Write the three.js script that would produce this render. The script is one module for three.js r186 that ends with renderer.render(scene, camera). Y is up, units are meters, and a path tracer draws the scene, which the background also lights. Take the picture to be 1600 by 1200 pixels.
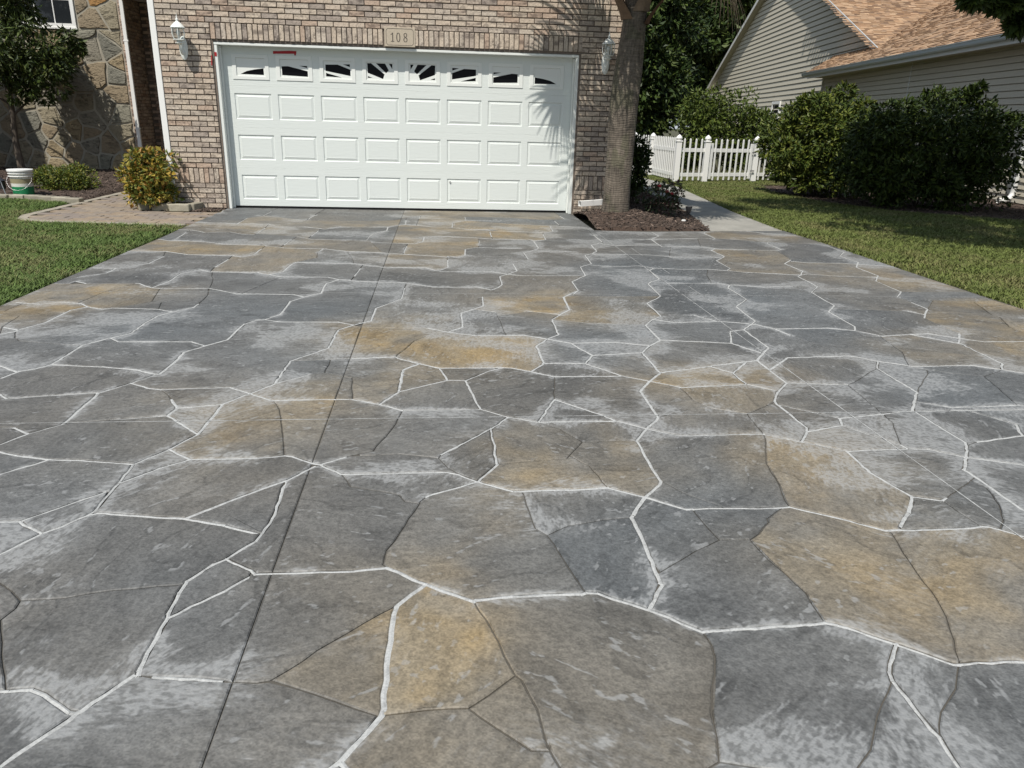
import * as THREE from 'three';
import { mergeGeometries } from 'three/addons/utils/BufferGeometryUtils.js';
import { RoundedBoxGeometry } from 'three/addons/geometries/RoundedBoxGeometry.js';
import { FontLoader } from 'three/addons/loaders/FontLoader.js';
import { TextGeometry } from 'three/addons/geometries/TextGeometry.js';

// ---------------------------------------------------------------- camera, sky, sun, exposure
const scene = new THREE.Scene();
const D2R = Math.PI / 180;
const camera = new THREE.PerspectiveCamera(54.40, 4 / 3, 0.05, 600);
camera.position.set(0.487, 1.262, 11.145);
camera.rotation.order = 'YXZ';
camera.rotation.set(-19.399 * D2R, -5.891 * D2R, 1.587 * D2R);
const SUN = new THREE.Vector3(-0.56, 1.72, 1).normalize();
{                                                          // hazy summer sky: pale at the horizon, soft blue overhead, brighter round the sun
  const w = 512, h = 256, d = new Float32Array(w * h * 4);
  for (let j = 0; j < h; j++) for (let i = 0; i < w; i++) {
    const el = ((j + 0.5) / h - 0.5) * Math.PI, az = ((i + 0.5) / w - 0.5) * 2 * Math.PI, x = Math.cos(el) * Math.cos(az), y = Math.sin(el), z = Math.cos(el) * Math.sin(az);
    const t = Math.pow(Math.max(0, y), 0.5), cs = Math.max(-1, Math.min(1, x * SUN.x + y * SUN.y + z * SUN.z)), g = 0.35 * Math.exp(-Math.acos(cs) / 0.4), k = (j * w + i) * 4;
    d[k] = 0.54 + (0.245 - 0.54) * t + g; d[k + 1] = 0.58 + (0.335 - 0.58) * t + g * 0.98; d[k + 2] = 0.62 + (0.48 - 0.62) * t + g * 0.94; d[k + 3] = 1;
  }
  const t = new THREE.DataTexture(d, w, h, THREE.RGBAFormat, THREE.FloatType); t.mapping = THREE.EquirectangularReflectionMapping; t.magFilter = t.minFilter = THREE.LinearFilter; t.wrapS = THREE.RepeatWrapping; t.needsUpdate = true;
  scene.background = t; scene.environment = t;
}
const sun = new THREE.DirectionalLight(0xfff9f0, 4.5);
sun.position.copy(SUN).multiplyScalar(40).add(new THREE.Vector3(1, 0, 2));
sun.target.position.set(1, 0, 2); scene.add(sun.target);
sun.castShadow = true;
sun.shadow.mapSize.set(4096, 4096);
Object.assign(sun.shadow.camera, { left: -22, right: 30, top: 30, bottom: -30, near: 1, far: 120 });
sun.shadow.radius = 1;
scene.add(sun);
const renderer = new THREE.WebGLRenderer({ antialias: true });
renderer.toneMapping = THREE.LinearToneMapping;
renderer.toneMappingExposure = 1.06;
renderer.shadowMap.enabled = true;

// ---------------------------------------------------------------- helpers
function rngOf(seed) { let s = seed >>> 0; return () => { s = (s + 0x6d2b79f5) >>> 0; let t = s; t = Math.imul(t ^ (t >>> 15), t | 1); t ^= t + Math.imul(t ^ (t >>> 7), t | 61); return ((t ^ (t >>> 14)) >>> 0) / 4294967296; }; }
const NT = new Float32Array(65536); { const r = rngOf(77); for (let i = 0; i < 65536; i++) NT[i] = r(); }
function vnoise(x, y) {                                   // value noise, 0..1
  const xi = Math.floor(x), yi = Math.floor(y); let fx = x - xi, fy = y - yi;
  fx = fx * fx * (3 - 2 * fx); fy = fy * fy * (3 - 2 * fy);
  const a = ((xi & 255) | ((yi & 255) << 8)), b = (((xi + 1) & 255) | ((yi & 255) << 8)), c = ((xi & 255) | (((yi + 1) & 255) << 8)), d = (((xi + 1) & 255) | (((yi + 1) & 255) << 8));
  const p = NT[a] + (NT[b] - NT[a]) * fx, q = NT[c] + (NT[d] - NT[c]) * fx;
  return p + (q - p) * fy;
}
function fbm(x, y, n) { let s = 0, a = 0.5, t = 0; for (let i = 0; i < n; i++) { s += a * vnoise(x, y); t += a; x = x * 2.03 + 17.3; y = y * 2.03 - 9.1; a *= 0.5; } return s / t; }
const sm = (a, b, x) => { const t = Math.min(1, Math.max(0, (x - a) / (b - a))); return t * t * (3 - 2 * t); };
const lerp = (a, b, t) => a + (b - a) * t;
const taken = new Map();
function numbered(n) { const k = taken.get(n) || 0; taken.set(n, k + 1); return k ? n + '_' + String(k).padStart(3, '0') : n; }
function mesh(name, geo, mat, parent) {
  const m = new THREE.Mesh(geo, mat); m.castShadow = true; m.receiveShadow = true;
  if (parent) { m.name = name; parent.add(m); } else { m.name = numbered(name); scene.add(m); }
  return m;
}
function thing(name, label, category, pos = [0, 0, 0], group) {
  const o = new THREE.Group(); o.name = numbered(name); o.position.set(...pos); o.userData = { label, category };
  if (group) o.userData.group = group;
  scene.add(o); return o;
}
function tag(o, label, category, group) { o.userData.label = label; o.userData.category = category; if (group) o.userData.group = group; return o; }
function structure(name, geo, mat) { const m = mesh(name, geo, mat); m.userData.kind = 'structure'; return m; }
function subgroup(name, parent) { const g = new THREE.Group(); g.name = name; parent.add(g); return g; }
function box(w, h, d, x, y, z) { const g = new THREE.BoxGeometry(w, h, d); g.translate(x, y, z); return g; }
function rbox(w, h, d, x, y, z, r = 0.004, s = 1) { const g = new RoundedBoxGeometry(w, h, d, s, r); g.translate(x, y, z); return g; }
function boxAB(x0, x1, y0, y1, z0, z1) { return box(x1 - x0, y1 - y0, z1 - z0, (x0 + x1) / 2, (y0 + y1) / 2, (z0 + z1) / 2); }
function merge(list) { return mergeGeometries(list.map((g) => { const n = g.index ? g.toNonIndexed() : g; for (const k of Object.keys(n.attributes)) if (!['position', 'normal', 'uv', 'color'].includes(k)) n.deleteAttribute(k); return n; })); }
function metreUV(g, s = 1) {                               // box-projected uv in metres
  if (g.index) g = g.toNonIndexed();
  const p = g.attributes.position, n = g.attributes.normal, uv = new Float32Array(p.count * 2);
  for (let i = 0; i < p.count; i++) {
    const ax = Math.abs(n.getX(i)), ay = Math.abs(n.getY(i)), az = Math.abs(n.getZ(i));
    let u, v; if (ay >= ax && ay >= az) { u = p.getX(i); v = p.getZ(i); } else if (ax >= az) { u = p.getZ(i); v = p.getY(i); } else { u = p.getX(i); v = p.getY(i); }
    uv[2 * i] = u * s; uv[2 * i + 1] = v * s;
  }
  g.setAttribute('uv', new THREE.BufferAttribute(uv, 2)); return g;
}
function tex(w, h, fn, srgb = true) {                      // fn(u 0..1, v 0..1) -> [r,g,b] linear 0..1 (stored sRGB) or plain
  const d = new Uint8Array(w * h * 4), o = [0, 0, 0];
  const enc = (c) => { c = Math.min(1, Math.max(0, c)); return srgb ? (c <= 0.0031308 ? c * 12.92 : 1.055 * Math.pow(c, 1 / 2.4) - 0.055) : c; };
  for (let j = 0; j < h; j++) for (let i = 0; i < w; i++) {
    fn((i + 0.5) / w, (j + 0.5) / h, o); const k = (j * w + i) * 4;
    d[k] = 255 * enc(o[0]) + 0.5; d[k + 1] = 255 * enc(o[1]) + 0.5; d[k + 2] = 255 * enc(o[2]) + 0.5; d[k + 3] = 255;
  }
  const t = new THREE.DataTexture(d, w, h); t.wrapS = t.wrapT = THREE.RepeatWrapping; t.magFilter = THREE.LinearFilter; t.minFilter = THREE.LinearMipmapLinearFilter; t.generateMipmaps = true;
  if (srgb) t.colorSpace = THREE.SRGBColorSpace; t.needsUpdate = true; return t;
}
const col = (r, g, b) => new THREE.Color().setRGB(r, g, b);
function mat(r, g, b, rough = 0.8, extra = {}) { return new THREE.MeshStandardMaterial({ color: col(r, g, b), roughness: rough, ...extra }); }
function geoFrom(pos, idx, uv, color) {
  const g = new THREE.BufferGeometry(); g.setAttribute('position', new THREE.Float32BufferAttribute(pos, 3));
  if (uv) g.setAttribute('uv', new THREE.Float32BufferAttribute(uv, 2));
  if (color) g.setAttribute('color', new THREE.Float32BufferAttribute(color, 3));
  if (idx) g.setIndex(idx);
  g.computeVertexNormals(); return g;
}
function tube(pts, r, seg = 8, tub = 20, closed = false) { return new THREE.TubeGeometry(new THREE.CatmullRomCurve3(pts.map((p) => new THREE.Vector3(...p)), closed), tub, r, seg, closed); }
function taperTube(pts, radii, seg = 8) {                  // tapered limb through points
  const pos = [], idx = [], uv = []; const P = pts.map((p) => new THREE.Vector3(...p)); let run = 0;
  for (let i = 0; i < P.length; i++) {
    const t = (i < P.length - 1 ? P[i + 1].clone().sub(P[i]) : P[i].clone().sub(P[i - 1])).normalize();
    const a = new THREE.Vector3(Math.abs(t.y) > 0.9 ? 1 : 0, Math.abs(t.y) > 0.9 ? 0 : 1, 0).cross(t).normalize(), b = t.clone().cross(a);
    if (i) run += P[i].distanceTo(P[i - 1]);
    for (let k = 0; k <= seg; k++) { const th = k / seg * 2 * Math.PI, c = Math.cos(th) * radii[i], s = Math.sin(th) * radii[i]; pos.push(P[i].x + a.x * c + b.x * s, P[i].y + a.y * c + b.y * s, P[i].z + a.z * c + b.z * s); uv.push(k / seg, run); }
  }
  for (let i = 0; i < P.length - 1; i++) for (let k = 0; k < seg; k++) { const o = i * (seg + 1) + k; idx.push(o, o + 1, o + seg + 1, o + 1, o + seg + 2, o + seg + 1); }
  return geoFrom(pos, idx, uv);
}
// convex Voronoi cells of seeds inside a convex polygon
function clipHalf(poly, px, py, nx, ny) { const out = []; for (let i = 0; i < poly.length; i++) { const a = poly[i], b = poly[(i + 1) % poly.length]; const da = (a[0] - px) * nx + (a[1] - py) * ny, db = (b[0] - px) * nx + (b[1] - py) * ny; if (da <= 0) out.push(a); if ((da < 0 && db > 0) || (da > 0 && db < 0)) { const t = da / (da - db); out.push([a[0] + (b[0] - a[0]) * t, a[1] + (b[1] - a[1]) * t]); } } return out; }
function voronoi(poly, seeds) { return seeds.map((s, i) => { let c = poly; for (let j = 0; j < seeds.length && c.length; j++) if (j !== i) { const q = seeds[j]; if (Math.hypot(q[0] - s[0], q[1] - s[1]) > 3) continue; c = clipHalf(c, (s[0] + q[0]) / 2, (s[1] + q[1]) / 2, q[0] - s[0], q[1] - s[1]); } return c; }).filter((c) => c.length > 2); }
function inPoly(x, y, poly) { let c = false; for (let i = 0, j = poly.length - 1; i < poly.length; j = i++) { const [xi, yi] = poly[i], [xj, yj] = poly[j]; if ((yi > y) !== (yj > y) && x < (xj - xi) * (y - yi) / (yj - yi) + xi) c = !c; } return c; }
const polyArea = (p) => { let a = 0; for (let i = 0; i < p.length; i++) { const q = p[(i + 1) % p.length]; a += p[i][0] * q[1] - q[0] * p[i][1]; } return a / 2; };
// inset a counter-clockwise polygon by a distance per edge (edge i runs from corner i to i+1)
function inset(poly, dist) {
  const n = poly.length, out = [];
  for (let i = 0; i < n; i++) {
    const a = poly[(i + n - 1) % n], b = poly[i], c = poly[(i + 1) % n], d0 = dist[(i + n - 1) % n], d1 = dist[i];
    let e0x = b[0] - a[0], e0y = b[1] - a[1], e1x = c[0] - b[0], e1y = c[1] - b[1]; const l0 = Math.hypot(e0x, e0y) || 1e-9, l1 = Math.hypot(e1x, e1y) || 1e-9;
    e0x /= l0; e0y /= l0; e1x /= l1; e1y /= l1;
    const n0x = -e0y, n0y = e0x, n1x = -e1y, n1y = e1x, cr = e0x * e1y - e0y * e1x;
    let x, y;
    if (Math.abs(cr) < 0.15) { const d = (d0 + d1) / 2, mx = n0x + n1x, my = n0y + n1y, ml = Math.hypot(mx, my) || 1; x = b[0] + mx / ml * d; y = b[1] + my / ml * d; }
    else { const p0x = b[0] + n0x * d0, p0y = b[1] + n0y * d0, p1x = b[0] + n1x * d1, p1y = b[1] + n1y * d1; const t = ((p1x - p0x) * e1y - (p1y - p0y) * e1x) / cr; x = p0x + e0x * t; y = p0y + e0y * t; const mv = Math.hypot(x - b[0], y - b[1]), mx = 3 * Math.max(d0, d1); if (mv > mx) { x = b[0] + (x - b[0]) * mx / mv; y = b[1] + (y - b[1]) * mx / mv; } }
    out.push([x, y]);
  }
  return out;
}
// ---------------------------------------------------------------- the stamped stone driveway (all in metres on the slab, x across, z towards the street)
const JOINT_POINTS = [-2.45,0.02,2.43,0.02,2.43,1.86,4.98,1.66,4.98,6.4,4.7,6.6,1.62,10.25,-0.3,10.25,-2.25,6.9,-2.45,6.5,0,0.02,-1.666,7.448,-1.633,7.349,-1.585,7.306,-1.53,7.225,-1.524,7.02,-1.527,6.866,-1.431,6.724,-1.353,6.619,-1.358,6.395,-1.345,6.192,-1.283,6.087,-1.357,6.801,-0.946,6.803,-0.846,6.885,-0.694,6.303,-0.746,6.404,-0.754,6.76,-0.927,7.01,-0.919,7.185,-0.93,7.399,-1.019,7.524,-1.109,7.655,-1.113,7.699,-1.105,8.051,-1.189,8.143,-1.249,8.253,-0.916,7.603,-0.528,7.6,-0.381,7.716,-1.772,7.243,-1.632,7.337,-1.257,7.269,-1.061,7.327,-0.951,7.393,-1.553,7.667,-1.488,7.733,-1.366,7.704,-1.118,7.66,-1.34,8.079,-1.285,8.08,-1.194,8.151,-1.213,8.323,-1.135,8.363,-0.993,8.404,-0.822,8.425,-0.67,8.456,-0.579,8.323,-0.513,8.173,-1.11,8.523,-0.471,8.421,-0.225,8.419,-0.928,8.006,-0.822,7.987,-0.707,7.962,-0.69,7.875,-0.754,7.761,-0.506,7.829,-0.428,7.704,-0.393,7.66,-0.508,8.051,-2.396,5.838,-2.22,5.882,-2.091,5.823,-1.956,5.868,-1.851,5.969,-1.758,6.022,-1.399,6.017,-1.181,5.959,-1.182,5.865,-1.877,5.956,-1.949,6.051,-1.96,6.371,-2.032,6.548,-2.084,6.641,-2.141,6.486,-1.818,5.195,-1.607,5.363,-1.26,5.353,-1.22,5.37,-1.004,5.53,-0.864,5.538,-0.643,6.282,-0.568,6.145,-0.573,5.766,-0.501,5.626,-0.397,5.5,-0.406,5.138,-0.583,5.548,-0.533,6.351,-0.163,6.349,-0.059,6.421,-0.326,7.545,-0.183,7.411,-0.318,7.178,-0.147,6.928,-0.14,6.537,0.045,6.319,0.049,5.965,0.213,5.664,0.222,5.301,0.422,6.505,0.543,6.593,0.72,6.678,0.941,6.667,0.637,6.477,0.644,6.097,0.806,5.882,0.007,7.138,0.261,7.141,0.491,7.315,0.828,7.311,0.879,7.32,0.378,7.235,0.296,7.339,0.291,7.675,0.207,7.848,0.531,7.512,0.621,7.519,0.728,7.386,0.663,7.838,0.681,7.922,0.799,8.024,-0.301,7.778,0.075,7.776,0.322,7.928,0.71,8.152,0.494,8.413,0.708,8.513,0.792,6.026,0.884,6.071,1.603,5.009,1.596,5.353,1.437,5.584,1.418,5.994,1.326,6.135,1.251,6.268,1.236,6.649,1.151,6.751,1.068,6.896,1.065,7.238,0.977,7.382,1.011,6.667,1.284,6.846,1.556,6.823,1.756,6.9,1.364,7.092,1.674,7.041,1.855,6.778,1.861,6.412,2.034,6.173,2.041,5.786,2.216,5.54,2.236,5.087,2.291,4.987,2.105,6.814,2.286,6.85,2.391,7.053,1.952,6.263,2.073,6.348,2.387,6.316,2.512,6.346,2.626,6.4,2.683,6.479,2.285,6.148,2.387,6.572,2.495,6.532,2.955,5.097,2.878,5.227,2.871,5.637,2.694,5.878,2.667,6.302,2.485,6.938,2.308,7.194,2.305,7.355,2.234,7.223,1.994,7.302,1.675,7.409,2.077,7.421,2.081,7.604,1.581,7.544,1.492,7.689,1.486,8.044,1.395,8.173,1.319,8.302,1.312,8.621,1.317,8.682,1.297,7.247,1.423,7.411,1.707,7.634,2.167,7.675,1.089,7.471,1.455,7.464,1.039,7.804,0.926,8.085,1.229,8.007,1.285,8.086,1.514,8.257,1.913,8.265,1.118,6.045,3.093,6.49,3.253,6.551,3.353,6.669,3.587,6.65,3.724,6.63,3.869,6.746,3.982,6.821,4.264,6.815,3.781,6.857,3.79,6.875,3.761,7.272,3.677,7.389,3.945,6.63,2.51,7.15,2.933,7.132,3.027,7.226,3.163,7.309,3.547,7.305,3.758,7.453,2.308,7.369,2.307,7.583,2.195,7.728,2.123,7.852,2.125,8.187,2.107,8.232,2.028,8.343,2.627,7.622,2.946,7.35,2.933,7.744,2.751,7.998,2.846,7.881,2.977,7.962,3.364,7.95,2.12,7.896,2.339,8.082,3.028,7.995,3.327,7.997,2.307,8.165,2.414,8.339,2.456,8.425,2.542,8.436,2.656,8.52,2.846,8.604,2.178,8.439,2.167,8.642,2.756,8.009,2.756,8.368,2.74,8.402,2.563,8.636,3.142,8.181,3.072,8.309,2.814,8.37,2.193,7.704,2.719,6.512,2.752,6.669,-0.663,8.612,-0.661,8.816,-0.673,8.843,-0.56,8.491,-0.644,8.833,-0.509,8.856,-0.352,8.884,-0.212,8.932,-0.099,8.988,-0.28,8.812,-0.164,8.695,-0.722,8.918,-0.763,8.955,-0.826,9.072,-0.927,8.875,-0.867,8.878,-0.695,8.696,-0.68,8.679,-0.089,9.032,-0.155,9.133,-0.186,9.157,-0.237,9.245,-0.238,9.298,-0.235,9.412,-0.061,9.202,-0.063,9.23,-0.117,9.298,-0.038,9.219,-0.087,8.409,0.007,8.478,0.121,8.42,0.026,8.486,0.124,8.573,0.159,8.574,0.518,8.573,0.626,8.656,0.746,8.738,0.01,8.5,-0.073,8.617,-0.068,8.788,-0.067,8.898,-0.079,8.989,0.709,8.362,0.436,8.764,-0.048,9.219,-0.003,9.216,0.227,9.217,0.329,9.206,0.444,9.298,0.576,9.385,0.583,9.378,0.687,9.367,0.367,9.392,0.36,9.427,0.981,8.736,1.102,8.725,1.22,8.805,1.343,8.898,1.638,8.903,1.303,8.708,1.145,8.928,1.138,8.955,1.136,9.156,1.128,9.328,1.133,9.336,1.057,9.449,1.725,8.905,1.838,8.972,1.97,9.075,2.023,9.073,2.198,9.076,2.349,9.068,2.426,9.134,2.214,8.843,2.309,8.878,2.333,8.86,2.717,8.434,2.571,8.658,2.562,8.883,2.559,8.966,2.129,8.958,2.035,9.052,-0.238,9.392,-0.235,9.426,-0.234,9.608,-0.24,9.63,-0.313,9.737,-0.327,9.76,-0.39,9.853,-0.405,9.884,-0.52,9.662,-0.452,9.66,-0.415,9.679,-0.337,9.738,-0.322,9.742,-0.187,9.638,-0.03,9.662,0.359,9.447,0.356,9.634,0.356,9.776,0.352,9.805,0.278,9.915,0.258,9.934,0.294,9.936,0.883,9.369,0.934,9.368,1.177,9.553,1.361,9.544,1.525,9.537,1.554,9.545,1.671,9.631,1.775,9.714,1.966,9.714,1.59,9.734,1.583,9.762,1.582,9.915,1.574,10.025,-2.427,2.964,-2.271,3.074,-1.885,3.125,-1.686,3.244,-1.322,3.217,-2.447,2.243,-2.292,2.277,-2.099,2.45,-1.845,2.379,-1.542,2.557,-2.447,1.614,-2.151,1.615,-1.939,1.725,-1.562,1.706,-2.446,3.721,-2.106,3.719,-1.847,3.885,-1.438,3.907,-1.342,3.986,-1.26,3.816,-1.261,3.501,-1.939,1.67,-1.947,1.144,-2.413,0.62,-2.453,0.345,-1.531,2.492,-1.532,2.053,-2.248,3.032,-2.3,2.469,-2.411,4.572,-2.22,4.59,-2.12,4.465,-2.042,4.347,-2.038,3.994,-2.371,4.977,-2.224,4.799,-2.302,5.138,-2.2,5.211,-1.846,5.191,-1.594,5.358,-1.679,5.339,-1.63,5.116,-1.635,4.776,-1.528,4.614,-1.424,4.705,-1.031,4.709,-0.924,4.799,-1.441,4.5,-1.428,4.117,-1.715,1.701,-1.341,1.951,-1.114,1.886,-0.836,2.066,-0.735,1.869,-0.124,1.807,-1.806,0.874,-1.795,0.397,-1.093,3.263,-1.074,2.897,-0.916,2.621,-0.9,2.193,-1.261,3.748,-1.062,2.678,-0.854,2.853,-0.29,2.876,-0.283,2.657,-0.252,2.377,-0.119,2.119,-0.017,1.631,0.606,1.754,-1.34,3.281,-1.035,3.448,-0.667,3.461,-0.413,3.611,-0.056,3.674,0.111,3.733,0.58,3.822,-0.227,3.014,0.233,3.086,0.318,2.914,0.326,2.606,0.597,2.51,0.143,3.661,0.157,3.251,-1.044,4.726,-0.8,4.895,-0.426,4.891,-0.267,4.999,-0.154,5.067,0.204,5.093,0.447,5.257,0.561,5.254,-0.974,4.775,-0.834,4.691,-0.824,4.328,-0.805,4.225,-0.275,4.271,-0.005,4.434,0.379,4.445,0.496,4.542,0.572,4.407,-0.215,4.848,-0.199,4.499,-0.395,5.122,-0.327,4.986,-0.689,3.713,-1.18,1.114,-1.163,0.727,0.077,1.565,0.068,1.154,0.234,0.946,0.243,0.616,0.449,1.749,0.655,1.782,0.679,1.302,0.843,1.064,0.856,0.675,0.67,1.781,0.886,1.919,1.152,1.894,0.451,2.55,0.655,2.56,0.898,2.604,1.098,2.678,1.53,2.705,1.699,2.674,1.728,2.248,1.101,2.106,1.095,2.523,1.086,2.005,1.746,2.117,1.88,2.002,1.916,1.486,1.317,1.316,2.286,1.562,0.917,3.158,0.936,2.797,0.749,3.764,0.762,3.402,0.867,3.28,1.317,3.326,0.455,3.829,0.664,3.885,1.549,2.775,1.54,3.273,1.352,3.586,1.352,3.966,1.49,3.467,1.9,3.493,0.575,4.04,0.457,4.555,1.184,4.198,1.182,4.551,1.082,4.709,1.012,4.802,1,5.149,0.956,5.265,0.902,5.356,0.794,5.247,0.459,5.257,0.499,4.619,0.953,4.6,1.202,4.768,1.765,4.747,1.8,4.321,1.933,4.16,1.964,3.692,2.135,3.425,2.155,3.028,2.263,2.893,1.53,5.492,2.06,3.579,2.417,3.608,1.927,4.223,2.254,4.281,2.338,2.244,2.323,2.802,2.212,0.439,2.226,0.776,2.052,0.989,2.053,1.355,3.134,1.934,3.13,2.27,2.96,2.542,2.934,2.985,2.704,2.563,3.714,2.434,2.228,2.953,2.412,3.04,2.876,2.973,2.937,3.093,3.382,3.062,3.549,3.205,4.163,3.268,4.256,3.182,4.281,2.757,4.352,2.644,2.085,3.661,2.274,3.65,2.63,3.629,2.84,3.772,3.259,3.72,3.332,3.766,3.506,3.176,3.424,3.293,3.417,3.69,3.248,3.928,3.239,4.325,3.158,4.448,3.305,4.529,3.865,4.592,2.017,4.278,2.371,4.243,2.464,4.33,2.717,4.408,2.997,4.396,2.49,4.359,2.411,4.48,2.398,4.864,2.415,5.04,2.856,5.041,2.937,5.108,3.213,5.177,3.472,5.14,3.887,1.811,3.789,1.979,3.785,2.399,3.719,2.481,4.443,1.726,4.608,1.905,4.848,2.041,4.067,3.83,3.893,4.074,3.9,4.445,3.729,4.709,4.019,3.935,4.154,3.995,4.946,2.863,4.915,3.312,4.724,3.58,4.735,3.936,4.555,4.219,4.534,4.649,4.37,4.883,4.334,5.328,4.169,5.546,4.05,3.931,4.526,4.011,4.97,4.162,3.786,4.644,4.079,4.666,4.48,4.718,3.694,5.147,3.53,5.376,3.485,5.83,3.339,6.035,3.315,6.442,4.181,5.723,4.174,5.936,3.966,6.221,3.968,6.006,4.035,6.115,-0.786,7.706,-0.848,7.621,-1.092,8.042,-1.194,5.588,-1.251,5.342,-1.956,5.499,-1.982,5.807,-1.521,5.798,-1.709,5.99,-1.443,5.821,-1.242,5.657,-2.16,6.468,-2.191,6.2,-2.055,6.083,-2.341,6.087,-2.339,5.953,-2.031,6.577,-1.962,6.716,-1.907,6.783,-1.609,6.865,-0.433,7.482,-0.107,7.381,0.026,7.465,0.133,7.39,0.284,7.339,0.029,6.491,0.405,6.685,0.34,6.791,0.242,7.111,-0.104,7.152,0.042,7.466,-0.286,7.783,-0.233,7.907,-0.189,8.097,-0.119,8.401,0.219,8.368,0.289,8.13,0.894,6.376,-0.359,7.421,1.083,8.31,0.989,8.472,1.01,8.17,0.768,8.501,1.919,8.016,1.896,8.252,2.068,7.906,1.768,7.94,1.041,5.593,1.64,5.564,2.174,5.552,1.504,6.381,1.712,7.646,1.722,7.82,1.653,7.958,2.703,7.565,2.898,7.122,3.353,6.688,3.287,7.044,3.195,7.439,3.484,7.499,3.34,7.938,3.163,7.324,3.345,7.455,3.225,7.377,2.581,8.004,2.561,8.144,2.448,8.391,-0.749,9.22,-0.696,9.265,-0.65,9.312,-0.643,9.347,-0.659,9.394,-0.539,9.307,-0.424,9.28,-0.255,9.259,0.42,8.798,0.385,8.92,0.344,9.049,0.318,9.113,0.316,9.184,0.286,9.46,0.212,9.53,0.164,8.678,0.34,8.747,0.364,8.796,0.417,8.816,0.481,8.446,0.518,8.534,0.559,8.597,0.329,8.402,1.066,8.541,1.022,8.466,1.144,9.271,1.289,9.164,1.39,9.102,1.366,8.916,1.377,9.031,1.489,9.109,1.501,9.221,1.533,9.069,1.605,8.978,0.788,8.779,0.798,9.002,0.834,9.049,0.883,9.29,0.898,9.362,0.91,8.987,1.029,8.961,1.135,8.944,1.383,8.794,1.483,8.896,2.53,8.726,2.315,8.967,2.327,9.066,2.527,8.74,2.546,8.794,2.499,8.916,2.435,9.028,2.409,9.054,1.889,8.287,1.782,8.555,1.781,8.569,1.754,8.734,1.723,8.857,1.716,8.898,1.663,8.925,1.596,8.999,1.983,9.091,1.956,9.208,1.92,9.364,1.908,9.443,1.879,9.529,1.834,9.628,1.797,9.701,1.534,9.398,-0.585,9.53,-0.513,9.65,-0.23,9.628,0.053,9.673,0.088,9.667,0.082,9.672,0.151,9.598,0.149,9.697,0.239,9.739,0.345,9.797,0.362,9.796,0.458,9.783,0.549,9.787,0.573,9.815,0.639,9.879,0.677,9.915,0.717,9.92,0.609,9.469,0.659,9.665,0.678,9.705,0.705,9.799,0.711,9.889,0.734,9.967,0.595,9.747,0.665,9.682,1.181,9.608,1.174,9.65,1.133,9.761,1.102,9.835,1.087,9.905,1.069,9.973,1.045,9.988,1.118,9.985,1.166,9.997,1.787,9.715,1.721,9.798,1.639,9.871,1.587,9.939,1.483,9.87,1.411,9.963,1.359,10.01,-2.269,5.213,-1.388,4.766,-1.291,5.105,-2.305,2.278,-1.762,0.737,-0.913,5.318,-0.649,3.979,-0.329,3.961,-1.668,2.55,-1.427,2.529,-1.24,1.304,-0.401,1.268,-0.086,1.171,-1.688,0.924,-0.262,2.9,-0.087,3.569,2.1,3.502,0.571,3.877,1.511,3.352,2.091,2.643,1.369,0.679,1.912,0.878,2.374,0.889,1.161,3.809,4.328,2.664,4.619,2.732,4.809,2.762,3.034,3.062,2.829,3.724,2.885,4.686,2.802,5.043,3.555,2.447,5.002,2.754,3.436,5.946,4.938,5.634,4.726,5.688,4.555,6.131,4.58,6.173,4.44,6.457,4.426,6.624,4.414,5.644,4.904,5.314,-0.001,1.028,-0.002,9.666,2.577,8.034,-0.004,7.14,-0.004,6.465,-0.004,7.447,4.658,4.056,-0.005,5.078,-0.003,3.049,-0.004,3.692,-0.002,1.62,-0.003,8.518,-0.003,8.471,2.602,6.389,-0.003,7.778,-0.004,6.367,-0.416,7.688,-0.001,10.25,4.945,5.313,4.579,6.743,3.405,5.942,2.43,0.931,-1.793,0.835,-0.97,5.532,-1.405,4.706,-2.448,5.219,1.096,10.25,1.33,10.037,0.756,10.25,0.815,10.196,-0.505,9.662,1.987,9.074,1.69,8.9,2.374,9.089,2.57,8.699,0.786,8.738,1.364,8.898,1.13,9.282,1.007,8.441,-0.237,9.257,-0.882,9.25,0.817,5.598,-0.323,7.424,0.903,6.669,-2.449,6.05,-2.337,5.853,-1.951,6.124,-1.986,5.858,4.954,2.756,3.99,3.938,4.989,2.121,3.697,2.435,3.697,5.109,3.353,3.779,3.709,2.459,2.329,2.593,2.052,0.832,2.054,1.514,2.193,0.02,2.319,2.948,1.897,4.205,1.511,5.476,0.475,4.549,1.435,3.463,0.91,3.284,0.945,2.621,2.43,1.591,1.043,1.904,1.103,2.008,1.219,2.027,0.216,1.634,0.063,0.92,-1.189,1.302,-1.131,0.02,-0.224,5.025,-0.191,4.321,0.14,3.741,0.163,3.075,-1.262,3.324,-0.922,2.796,-0.894,2.029,-1.101,3.412,-1.786,0.02,-2.318,5.215,-2.448,4.945,-2.447,4.568,-2.452,0.62,1.54,10.25,2.043,9.748,0.52,10.25,-0.001,10.176,-0.64,9.665,-0.453,9.987,2.617,9.068,2.504,9.202,-0.662,8.675,-1.105,8.867,-0.903,9.215,2.965,8.656,3.42,8.117,3.347,8.022,2.838,7.877,3.892,7.558,4.524,6.809,0.888,6.179,2.035,6.135,2.397,7.065,0.723,5.992,0.226,5.109,-2.268,6.863,-2.449,5.825,-1.233,8.647,-1.425,8.318,-1.568,8.071,-1.713,7.823,-1.97,7.381,-1.286,8.321,-1.885,7.528,2.356,1.576];
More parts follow.
